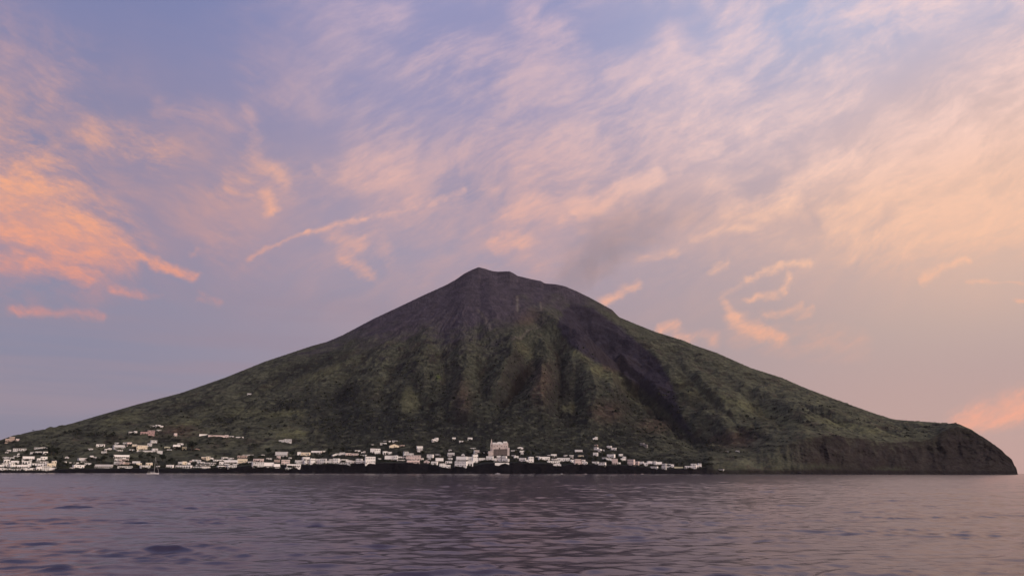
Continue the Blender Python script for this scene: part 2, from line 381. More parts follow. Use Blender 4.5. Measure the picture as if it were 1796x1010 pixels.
H0 = H.copy()
fade = sstep(T, 0.10, 0.30) * sstep(1.0 - T, 0.0, 0.14)
wob = 34 * fbm(WX * 0.006, WY * 0.006, 3, 21)
GULLIES = [  # photo line, half width m, depth m (negative = a crest)
 ([(1000, 525), (1040, 570), (1092, 622), (1142, 668), (1182, 708), (1218, 752), (1232, 788)], 125, 125),
 ([(958, 560), (985, 588), (1022, 606), (1045, 629), (1090, 647), (1140, 690), (1190, 737), (1216, 768)], 40, -52),
 ([(900, 600), (930, 616), (958, 640), (985, 655)], 32, -26), ([(905, 600), (895, 640), (870, 690), (850, 740)], 42, -36),
 ([(925, 600), (938, 632), (912, 662), (884, 692), (868, 735)], 52, 56), ([(968, 592), (984, 620), (981, 662), (977, 706), (990, 750)], 40, 50),
 ([(950, 642), (952, 690), (955, 740)], 40, -40), ([(1010, 610), (1035, 660), (1048, 710), (1030, 760)], 44, -36), ([(1010, 640), (1006, 690), (1012, 745)], 34, 30),
 ([(1062, 640), (1100, 690), (1118, 740), (1130, 775)], 42, 34), ([(1080, 660), (1070, 710), (1085, 760)], 32, -26),
 ([(835, 575), (858, 620), (846, 665), (858, 715), (850, 760)], 50, 46), ([(815, 600), (822, 650), (806, 700), (828, 760)], 40, -32),
 ([(790, 570), (770, 615), (783, 660), (768, 705), (785, 755)], 52, 42), ([(750, 575), (748, 620), (762, 650)], 36, -24), ([(770, 600), (735, 640), (712, 682), (705, 725)], 40, -36),
 ([(715, 655), (728, 690), (742, 725), (755, 765)], 42, 46), ([(720, 590), (690, 640), (668, 690), (680, 745)], 56, 44), ([(690, 620), (660, 670), (640, 720)], 44, -30),
 ([(650, 610), (612, 650), (585, 695), (600, 745)], 60, 42), ([(600, 640), (570, 680), (540, 720)], 44, -22), ([(560, 640), (510, 680), (470, 725)], 60, 34), ([(500, 655), (440, 700), (400, 740)], 60, 22), ([(420, 690), (350, 728)], 50, 16),
 ([(1170, 615), (1235, 690), (1290, 735), (1330, 795)], 50, 40), ([(1230, 640), (1320, 700), (1390, 752)], 50, 28), ([(1195, 640), (1262, 715), (1310, 765)], 40, -30), ([(1330, 680), (1420, 722), (1500, 755)], 44, 22), ([(1290, 660), (1380, 710), (1440, 745)], 40, -18),
 ([(1400, 712), (1480, 742), (1560, 768)], 36, -14), ([(1240, 745), (1290, 790)], 40, 24),
]
DARKG = np.zeros(T.shape)
for pts, wd, dep in GULLIES:
    if 540 < pts[0][0] < 920 and pts[0][0] != 905: dep *= .52
    d, al = polydist(pts)
    d = np.abs(d + wob * wd / 90)
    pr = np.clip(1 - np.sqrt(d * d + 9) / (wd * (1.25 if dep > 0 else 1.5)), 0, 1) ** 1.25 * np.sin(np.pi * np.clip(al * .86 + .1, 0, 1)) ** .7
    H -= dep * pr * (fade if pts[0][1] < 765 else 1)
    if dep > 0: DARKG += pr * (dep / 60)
# fine barrancos fanning out from the summit, terraces and scrub roughness
f2 = fade * sstep(rr, 120, 700)
wth = th + 0.16 * fbm(WX * .0035, WY * .0035, 4, 30)
H += f2 * (17 * fbm(wth * 6, rr * 0.0024, 4, 40, .5, True) + 9 * fbm(wth * 20, rr * 0.008, 4, 50, .6, True) + 12 * fbm(WX * .008, WY * .008, 4, 55, .55, True) - 14)
lowf = sstep(T, 0.015, 0.12)
H += lowf * sstep(1.02 - T, 0.0, 0.06) * (7.0 * fbm(WX * 0.012, WY * 0.012, 5, 60) + 2.2 * fbm(WX * 0.07, WY * 0.07, 3, 65))
H -= sstep(T, t0 * .9, t0 * 1.3) * np.exp(-np.clip(T - t0, 0, 9) / .03) * np.abs(2.2 * fbm(WX * .03, WY * .03, 3, 77)) * (Zc > 5)
# the skyline follows the photo's profile
for it in range(6):
    e = (H - HC) / D; e = np.where(T > 0.03, e, -1)
    fac = TE / np.maximum(e.max(0), 1e-4)
    nk = 81 if it < 3 else 5
    fac = np.convolve(np.pad(fac, nk // 2, mode='edge'), np.ones(nk) / nk, 'valid')
    fac = np.clip(fac, .6, 1.4)
    H = np.where(T > 0, H * (1 + (fac[None] - 1) * (sstep(T, 0.15, 0.7) if it < 3 else sstep(T, 0.90, 0.99))), H)
lim = HC + D * TE[None]
H = np.where((Pw > 1690) & (T > 0), np.minimum(H, lim + .2), H)
gone = (A > AZ_TIP)
H = np.where(gone, -25.0, H)
sky_r = 1.8 * fbm(AZ * 420, AZ * 0 + 3, 4, 80)
H += sstep(T, .93, .99) * sky_r[None] * np.clip(ZR / 300, 0.15, 1) * ~gone
# rock faces are broken in depth: buttresses, chimneys and ledges
arc = A * 2000
rough = np.clip(Zc / 100, .12, 1)
cmask = np.where(T < t0, np.sin(np.pi * np.clip(cl, 0, 1) ** .8), 0) * ~gone
DJ = cmask * rough * (34 * fbm(arc * .011, H * .009, 4, 71, .55, True) + 14 * fbm(arc * .05, H * .05, 4, 73, .6))
D = np.maximum(D + DJ, S[None] - 40)
WX, WY = D * np.sin(A), D * np.cos(A)
H += np.where((T > 0) & (T < t0 * 1.15), 1.2 * fbm(arc * .09, H * .12 + T * 40, 3, 78) * np.clip(Zc / 12, 0, 1.6), 0) * ~gone

# ---- what grows and lies where
HX, HY = project(WX, WY, H)
gz, gr_ = np.gradient(H, axis=0) / np.maximum(np.gradient(D, axis=0), .1), np.gradient(H, axis=1) / np.maximum(D * np.gradient(AZ)[None], .1)
slope = np.hypot(gz, gr_)
n1 = fbm(WX * .0065, WY * .0065, 5, 90, .6); n2 = fbm(WX * .022, WY * .022, 4, 95, .6); n3 = fbm(WX * .08, WY * .08, 3, 99, .6)
terr = fbm(th * 30 + 1.5 * n1, H * 0.075 + n1 * 1.5, 4, 110, .65)
stroke = fbm(th * 75 + 2 * n1, H * 0.14 + n2 * .8, 3, 115, .6)           # old terraces: bands along the contour
def blob(px, py, rx, ry, ang=0):
    c, s_ = math.cos(R(ang)), math.sin(R(ang)); u, v = HX - px + 9 * n2, HY - py + 6 * n3
    return np.exp(-(((u * c + v * s_) / rx) ** 2 + ((-u * s_ + v * c) / ry) ** 2) ** 1.5)
c3 = lambda r, g, b: np.array([r, g, b])
ash, scrub, olive, grass, brown, rock = c3(.052, .047, .063), c3(.0180, .0210, .0200), c3(.054, .061, .045), c3(.100, .109, .076), c3(.066, .055, .046), c3(.0225, .0190, .0215)
alb = np.broadcast_to(olive, T.shape + (3,)).copy()
def lay(c, f):
    global alb
    f = np.clip(f, 0, 1)[..., None]; alb = alb * (1 - f) + c * f
lay(grass, sstep(n1 + .45 * terr, .0, .5) * .8)
right_s = sstep(HX, 1150, 1330) * sstep(HY, 560, 620)
left_s = sstep(-HX, -620, -420)
lay(grass, np.clip(right_s * .62 + left_s * .30, 0, .8) * (.65 + .5 * n2))
lay(brown, sstep(n2 + .5 * fbm(WX * .004, WY * .004, 3, 120), .12, .5) * .6)
lay(scrub, sstep(n1 * .8 + .8 * n2 + .35 * terr - right_s * .35, .05, .45) * .78)
lay(scrub, sstep(n3 + .6 * n2, .12, .4) * .30)
lay(scrub, sstep(HX, 470, 620) * sstep(-HX, -1230, -1080) * sstep(HY + 40 * n1, 650, 740) * .62)
lay(scrub, np.clip(DARKG, 0, 1) * .24 * (.8 + .6 * n2) * (1 - right_s * .4))  # gully beds darker the deeper they are cut
for b in [(505, 655, 70, 11, -24), (560, 640, 60, 12, -22), (590, 700, 70, 20, -10), (500, 715, 50, 14, -10), (400, 735, 40, 10, -8), (330, 715, 55, 7, -16), (700, 740, 60, 26, 0), (730, 690, 26, 40, 0), (640, 740, 60, 20, 0),
          (130, 757, 20, 5, 0), (170, 763, 40, 4, 0), (820, 750, 60, 22, 0), (1240, 780, 40, 10, 20), (1320, 760, 40, 7, 15), (1100, 760, 40, 14, 0)]:
    lay(scrub, blob(*b) * .8)
for b in [(515, 760, 36, 8, 0), (430, 722, 26, 9, -10), (500, 725, 36, 6, -5), (330, 740, 30, 5, -8), (210, 735, 40, 8, -14), (720, 700, 16, 22, 0), (1000, 715, 20, 10, 0), (917, 612, 20, 9, 35), (712, 708, 18, 20, 0), (1110, 690, 34, 9, 42), (1165, 728, 34, 7, 42), (1060, 655, 34, 8, 22), (1015, 622, 24, 8, 25), (1230, 690, 60, 14, 26), (1330, 720, 90, 10, 20), (1480, 745, 80, 6, 12), (1060, 650, 22, 6, 10), (560, 655, 40, 8, -22)]:
    lay(grass * c3(1.12, 1.12, .92), blob(*b) * .75)
for b in [(951, 676, 22, 34, 0), (1065, 722, 30, 20, 0), (1075, 645, 22, 8, 0), (315, 755, 30, 10, 0), (810, 700, 16, 34, 0), (1290, 770, 40, 16, 0), (1150, 745, 30, 14, 0), (920, 555, 30, 16, 0)]:
    lay(brown * c3(1.15, 1, .95), blob(*b) * .75)
lay(c3(.10, .13, .04), blob(770, 662, 4, 5) * .8)
lay(grass * 1.05, sstep(stroke, .14, .42) * sstep(T, .04, .1) * sstep(660 + 60 * n1 - H, 0, 140) * .6)
lay(scrub * .8, sstep(-stroke, .10, .36) * sstep(T, .04, .1) * sstep(660 + 60 * n1 - H, 0, 140) * .62)
lay(alb * .6, np.clip(sstep(terr, .05, .35) * sstep(T, .05, .15) * sstep(640 + 60 * n1 - H, 0, 200) * .45, 0, 1))
lay(ash, sstep(H + 170 * n1 + 60 * n2 + 150 * sstep(-HX, -960, -840), 560, 800))
def poly_mask(pts, soft):
    x, y = HX + 7 * n2 + 4 * n3, HY + 6 * n2 + 3 * n3; p = np.array(pts, float); best = np.full(T.shape, 1e9); ins = np.zeros(T.shape, bool)
    for a, b in zip(p, np.roll(p, -1, 0)):
        e = b - a; h = np.clip(((x - a[0]) * e[0] + (y - a[1]) * e[1]) / (e @ e), 0, 1)
        best = np.minimum(best, np.hypot(x - a[0] - e[0] * h, y - a[1] - e[1] * h))
        ins ^= ((a[1] > y) != (b[1] > y)) & (x < e[0] * (y - a[1]) / (e[1] if abs(e[1]) > 1e-6 else 1e-6) + a[0])
    return sstep(np.where(ins, best, -best), -soft, soft)
lay(ash * c3(.56, .56, .64), poly_mask([(1000, 530), (1040, 538), (1067, 560), (1095, 580), (1154, 630), (1178, 672), (1195, 728), (1222, 775), (1190, 745), (1160, 708), (1116, 674), (1085, 650), (1043, 634), (1000, 606), (975, 570)], 4) * .95)
for pg, f in (([(868, 575), (890, 570), (910, 600), (925, 640), (918, 690), (905, 700), (895, 650)], .5), ([(978, 640), (995, 650), (1000, 690), (985, 715), (975, 690)], .55), ([(700, 640), (730, 620), (745, 660), (730, 700), (760, 750), (720, 760), (690, 700)], .45),
              ([(540, 690), (600, 670), (640, 690), (700, 720), (720, 770), (560, 775), (520, 740)], .4), ([(800, 640), (815, 650), (820, 720), (860, 770), (780, 770), (775, 700)], .4), ([(560, 622), (610, 606), (600, 640), (540, 668), (470, 690), (500, 660)], .45)):
    lay(scrub * c3(1, 1, 1.15), poly_mask(pg, 9) * f * .75)
lay(ash * 1.12, blob(900, 545, 36, 22) * .5)
lay(rock, sstep(slope, .95, 1.5) * sstep(520 - H, 0, 80) * .55)
lay(scrub * .9, sstep(slope, .6, 1.0) * sstep(300 - H, 0, 60) * .35 * (1 - right_s))
head = sstep(HX + 40 * n1, 1345, 1450)
lay(rock * c3(1.1, 1.1, 1.15), head * .92 * np.clip(sstep(1.12 - (T / np.maximum(t0, .01)) * .95 + .45 * n2 + .35 * n1 + .3 * fbm(A * 120, H * .008, 4, 131), -.1, .6), 0, 1) * .9)
lay(brown * .7, head * sstep(fbm(A * 160 + n1, H * .02, 4, 133), .08, .4) * (T < t0) * .22)
lay(rock * .7, head * sstep(fbm(A * 150 + n1, H * .012, 4, 135, .6, True), .2, .6) * (T < t0) * .35)
for b in [(1430, 818, 50, 5, 0), (1330, 800, 60, 9, 15), (1560, 822, 30, 4, 0)]: lay(olive * .9, blob(*b) * .6)
vill = (HX < 1250) * sstep(.16 - T + .03 * n2, 0, .07)
lay(scrub * c3(.85, .9, 1.0), vill * (.62 + .5 * n2))
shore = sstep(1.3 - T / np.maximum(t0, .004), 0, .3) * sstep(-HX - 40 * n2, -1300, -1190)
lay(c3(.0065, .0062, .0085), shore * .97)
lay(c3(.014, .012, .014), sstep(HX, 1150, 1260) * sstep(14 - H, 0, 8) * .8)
for pts, wd, c, s_ in [([(898, 597), (925, 581), (952, 565)], 4, .11, .6), ([(907, 520), (908, 546)], 6, .14, .7), ([(948, 530), (950, 545)], 5, .12, .6),
                       ([(838, 543), (852, 562), (862, 580)], 6, .12, .6), ([(250, 757), (300, 760), (360, 763), (440, 770)], 2.5, .08, .6), ([(120, 765), (180, 762), (230, 760)], 2.5, .06, .5)]:
    d, al = polydist(pts); lay(c3(c, c * .93, c * .85), np.exp(-(d / wd) ** 2) * s_)
alb = np.clip(alb, .004, .3)

def build_island():
    m = bpy.data.materials.new('volcano_slope'); m.use_nodes = True
    N = Nodes(m.node_tree); b = N.n['Principled BSDF']
    at = N.new('ShaderNodeAttribute'); at.attribute_name = 'ground_cover'
    pos = N.new('ShaderNodeNewGeometry').outputs['Position']
    f1 = N.rng(N.noise(pos, .16, 5, .65), .3, .7, .74, 1.28); f2_ = N.rng(N.noise(pos, .03, 5, .6), .3, .7, .7, 1.35)
    N.put(b.inputs['Base Color'], N.v('SCALE', at.outputs['Color'], N.m('MULTIPLY', f1, f2_)))
    b.inputs['Roughness'].default_value = 1.0; b.inputs['Specular IOR Level'].default_value = 0.05
    bp = N.new('ShaderNodeBump'); bp.inputs['Strength'].default_value = .8; bp.inputs['Distance'].default_value = 5.0
    N.put(bp.inputs['Height'], N.noise(pos, .10, 6, .65)); N.put(b.inputs['Normal'], bp.outputs[0])
    me = grid_mesh('volcano', WX, WY, H, m)
    ca = me.color_attributes.new('ground_cover', 'FLOAT_COLOR', 'POINT')
    rgba = np.concatenate([alb, np.ones(T.shape + (1,))], -1).astype(np.float32)
    ca.data.foreach_set('color', rgba.ravel())
    tag(link(bpy.data.objects.new('volcano_terrain', me)), kind='structure')
build_island()

# ------------------------------------------------------------------ village: helpers
def bm_box(bm, x0, x1, y0, y1, z0, z1):
    v = [bm.verts.new(p) for p in ((x0, y0, z0), (x1, y0, z0), (x1, y1, z0), (x0, y1, z0), (x0, y0, z1), (x1, y0, z1), (x1, y1, z1), (x0, y1, z1))]
    for f in ((0, 3, 2, 1), (4, 5, 6, 7), (0, 1, 5, 4), (1, 2, 6, 5), (2, 3, 7, 6), (3, 0, 4, 7)): bm.faces.new([v[i] for i in f])
def bm_prism(bm, prof_, y0, y1):
    """a closed outline in x, z pushed from y0 to y1"""
    a = [bm.verts.new((x, y0, z)) for x, z in prof_]; b = [bm.verts.new((x, y1, z)) for x, z in prof_]
    n = len(a); bm.faces.new(a[::-1] if False else a); bm.faces.new(b[::-1])
    for i in range(n): bm.faces.new((a[(i + 1) % n], a[i], b[i], b[(i + 1) % n]))
def bm_tube(bm, p0, p1, r0, r1, n=8, cap=True):
    p0, p1 = Vector(p0), Vector(p1); q = (p1 - p0).to_track_quat('Z', 'Y')
    rings = [[bm.verts.new(p + q @ Vector((r * math.cos(6.2832 * i / n), r * math.sin(6.2832 * i / n), 0))) for i in range(n)] for p, r in ((p0, r0), (p1, r1))]
    for i in range(n): bm.faces.new((rings[0][i], rings[0][(i + 1) % n], rings[1][(i + 1) % n], rings[1][i]))
    if cap: bm.faces.new(rings[0][::-1]); bm.faces.new(rings[1])
def fin(bm, name, mat, parent=None, smooth=False, loc=None):
    bmesh.ops.recalc_face_normals(bm, faces=bm.faces)
    me = bpy.data.meshes.new(name); bm.to_mesh(me); bm.free(); me.materials.append(mat)
    if smooth: me.polygons.foreach_set('use_smooth', [True] * len(me.polygons))
    o = link(bpy.data.objects.new(name, me), parent)
    if loc: o.location = loc
    return o
def part(name, mat, parent, *boxes):
    bm = bmesh.new()
    for b in boxes: bm_box(bm, *b)
    return fin(bm, name, mat, parent)
def empty(name, loc, rz=0.0):
    o = bpy.data.objects.new(name, None); o.empty_display_size = 1; o.location = loc; o.rotation_euler = (0, 0, rz)
    return link(o)

PLASTER = {'w': material('white_limewash', (.86, .85, .84), .85, .07, .35), 'g': material('grey_plaster', (.60, .60, .61), .9, .18, .3),
           'p': material('pink_plaster', (.68, .57, .55), .9, .12, .3), 'k': material('cream_plaster', (.76, .68, .54), .9, .10, .3),
           'y': material('pale_yellow_plaster', (.80, .78, .55), .9, .10, .3), 't': material('tan_stone', (.42, .33, .29), .95, .25, .5),
           'r': material('rose_red_plaster', (.42, .29, .29), .9, .2, .3), 'd': material('weathered_dark_plaster', (.24, .23, .24), .95, .25, .3)}
ROOF = {c: material(n, v, .9, .15, .4) for c, n, v in (('w', 'white_roof', (.74, .73, .72)), ('g', 'cement_roof', (.42, .41, .41)))}
TILE = material('terracotta_tile', (.22, .10, .07), .9, .25, 1.5)
DARK = material('dark_window_glass', (.012, .014, .018), .15, .1, 1, .5)
SHUT = material('blue_shutter_paint', (.05, .09, .13), .6, .1, 1)
WOOD = material('brown_door_wood', (.07, .045, .03), .7, .2, 2)
BASALT = material('basalt_masonry', (.035, .032, .035), 1, .3, .6)

_wm = {}
def window(parent, x, y, z, w, h, mat, name='window', yaw=0):
    k = (name, round(w, 1), round(h, 1), mat.name)
    if k not in _wm:
        bm = bmesh.new(); bm_box(bm, -w / 2, w / 2, -.06, .12, 0, h)
        bmesh.ops.recalc_face_normals(bm, faces=bm.faces)
        me = bpy.data.meshes.new(name); bm.to_mesh(me); bm.free(); me.materials.append(mat); _wm[k] = me
    o = link(bpy.data.objects.new(name, _wm[k]), parent); o.location = (x, y, z); o.rotation_euler = (0, 0, yaw)
    return o
def arch_part(name, mat, parent, x, w, h, y):
    bm = bmesh.new(); r = w / 2
    pts = [(x - r, 0), (x + r, 0)] + [(x + r * math.cos(a), h - r + r * math.sin(a)) for a in np.linspace(0, math.pi, 8)]
    bm_prism(bm, pts, y - .05, y + .12)
    return fin(bm, name, mat, parent)
def flat_roof(root, mat, x0, x1, y0, y1, z, rnd, chimney=False, rim=.35):
    o = .12; b = .28
    rf = part('roof', mat, root, (x0 - o, x1 + o, y0 - o, y1 + o, z, z + .22), (x0 - o + .02, x1 + o - .02, y0 - o + .02, y0 + b, z + .221, z + .22 + rim), (x0 - o + .02, x1 + o - .02, y1 - b, y1 + o - .02, z + .221, z + .22 + rim),
              (x0 - o + .02, x0 + b, y0 + b + .003, y1 - b - .003, z + .221, z + .22 + rim), (x1 - b, x1 + o - .02, y0 + b + .003, y1 - b - .003, z + .221, z + .22 + rim))
    if chimney:
        cx = rnd.uniform(x0 + 1, x1 - 1); cy = rnd.uniform(y0 + 1.2, y1 - 1)
        part('chimney', mat, rf, (cx - .4, cx + .4, cy - .4, cy + .4, z + .225, z + 1.3), (cx - .5, cx + .5, cy - .5, cy + .5, z + 1.302, z + 1.5))
    return rf
def openings(root, rnd, x0, x1, y, z0, h, n, door=True, big=1.0):
    big *= 1.3
    if n < 1: return
    st = (x1 - x0) / n; di = rnd.randrange(n) if door else -1
    for i in range(n):
        cx = x0 + st * (i + .5) + rnd.uniform(-.12, .12) * st
        if i == di and z0 < .5: window(root, cx, y, z0 + .02, min(1.3 * big, st * .6), min(2.3, h * .72), rnd.choice((WOOD, SHUT)), 'door')
        else:
            wh = rnd.choice((1.2, 1.4, 1.8)) * big; ww = min(rnd.choice((1.1, 1.4)) * big, st * .6)
            window(root, cx, y, z0 + max(.5, h * .34), ww, min(wh, h * .55), rnd.choice((DARK, DARK, SHUT)))

def make_house(x, y, z, yaw, w, h, kind, c, rnd):
    root = empty('house', (x, y, z), yaw)
    pl = PLASTER[c]; rm = ROOF['w' if c in 'wky' else 'g'] if rnd.random() < .75 else ROOF['g']
    dep = max(5.0, min(w * .8, 9.5)) if kind != 'w' else .6
    X = w / 2; B = -5.0
    h = max(h, 2.9)
    if kind == 'c':
        part('wall', pl, root, (-X, X, 0, dep, B, h)); flat_roof(root, rm, -X, X, 0, dep, h, rnd, rnd.random() < .4)
        openings(root, rnd, -X, X, 0, 0, h, max(1, round(w / 3.4)))
        window(root, X, dep * .5, 1.2, 1.1, 1.3, DARK, 'window', math.pi / 2)
    elif kind == 't':
        h = max(h, 5.6); h1 = h * .5
        part('wall', pl, root, (-X, X, 0, dep, B, h)); flat_roof(root, rm, -X, X, 0, dep, h, rnd, rnd.random() < .4)
        n = max(2, round(w / 3.6)); openings(root, rnd, -X, X, 0, 0, h1, n); openings(root, rnd, -X, X, 0, h1, h1, n, False)
        for zz in (1.1, h1 + 1.0): window(root, X, dep * .5, zz, 1.1, 1.4, DARK, 'window', math.pi / 2)
    elif kind == 'p':                                     # porch with round pillars and dark panels at the back standing in for its shade
        pd = 3.0; hp = min(h * .8, 3.3)
        part('wall', pl, root, (-X, X, pd, pd + dep, B, h)); flat_roof(root, rm, -X, X, pd, pd + dep, h, rnd, rnd.random() < .3)
        part('terrace', pl, root, (-X, X, -.2, pd - .003, B, .25), (-X, X, -.2, .15, .253, .75))
        part('porch_roof', pl, root, (-X - .1, X + .1, -.15, pd - .004, hp - .3, hp))
        n = max(2, round(w / 3.6)) + 1
        for i in range(n):
            cx = -X + .35 + (w - .7) * i / (n - 1); bm = bmesh.new(); bm_tube(bm, (cx, .0, .252), (cx, 0, hp - .302), .36, .30, 10); fin(bm, 'column', pl, root)
        st = w / max(1, n - 1)
        for i in range(n - 1):
            cx = -X + st * (i + .5); window(root, cx, pd, .27, st * .72, hp - .9, DARK if i % 2 else WOOD, 'door' if i % 2 == 0 else 'window')  # wide doors and panes coloured dark to deepen the porch shade
    elif kind == 'l':
        part('wall', pl, root, (-X, X, 0, dep, B, h)); flat_roof(root, rm, -X, X, 0, dep, h, rnd, False, .2)
        openings(root, rnd, -X, X, 0, 0, h, max(3, round(w / 4.5)), True, 1.15)
    elif kind == 'a':
        part('wall', pl, root, (-X, X, 0, dep, B, h)); flat_roof(root, rm, -X, X, 0, dep, h, rnd, False)
        n = max(2, round(w / 4.6)); st = w / n
        for i in range(n): arch_part('door', DARK, root, -X + st * (i + .5), st * .62, min(h * .74, st * .95), 0)
    elif kind == 'g':
        bm = bmesh.new(); hh = h * .6; bm_prism(bm, [(-X, B), (X, B), (X, hh), (0, h), (-X, hh)], 0, dep); fin(bm, 'wall', pl, root)
        bm = bmesh.new(); bm_prism(bm, [(-X - .3, hh - .12), (0, h + .05), (X + .3, hh - .12), (X + .3, hh + .1), (0, h + .3), (-X - .3, hh + .1)], -.2, dep + .2); fin(bm, 'roof', TILE if c in 'tk' else rm, root)
        arch_part('door', WOOD, root, 0, min(1.6, w * .4), hh * .8, 0); window(root, 0, 0, hh * .95, .7, .8, DARK)
    elif kind == 'L':
        a = X * rnd.uniform(-.1, .25); lo = max(2.6, h * .58); hi = max(h, lo + 2)
        if rnd.random() < .5:
            part('wall', pl, root, (-X, a, 0, dep, B, hi), (a + .003, X, -.8, dep * .8, B, lo)); flat_roof(root, rm, -X, a, 0, dep, hi, rnd, True); r2 = (a + .3, X, -.8)
        else:
            part('wall', pl, root, (-a, X, 0, dep, B, hi), (-X, -a - .003, -.8, dep * .8, B, lo)); flat_roof(root, rm, -a, X, 0, dep, hi, rnd, True); r2 = (-X, -a - .3, -.8)
        part('terrace', pl, root, (r2[0], r2[1], -.8, -.55, lo, lo + .8), (r2[0], r2[0] + .25, -.547, dep * .75, lo, lo + .8))
        t = (-X, a) if r2[0] > 0 or r2[1] == X else (-a, X)
        openings(root, rnd, t[0], t[1], 0, 0, hi * .5, max(1, round((t[1] - t[0]) / 3.5))); openings(root, rnd, t[0], t[1], 0, hi * .52, hi * .46, max(1, round((t[1] - t[0]) / 3.5)), False)
        openings(root, rnd, r2[0], r2[1], -.8, 0, lo, max(1, round((r2[1] - r2[0]) / 3.2)))
    elif kind == 'w':
        root.name = 'garden_wall'
        part('wall', pl, root, (-X, X, 0, .5, B, h * .8)); part('coping', pl, root, (-X - .05, X + .05, -.08, .58, h * .8 + .002, h * .8 + .2))
    return root

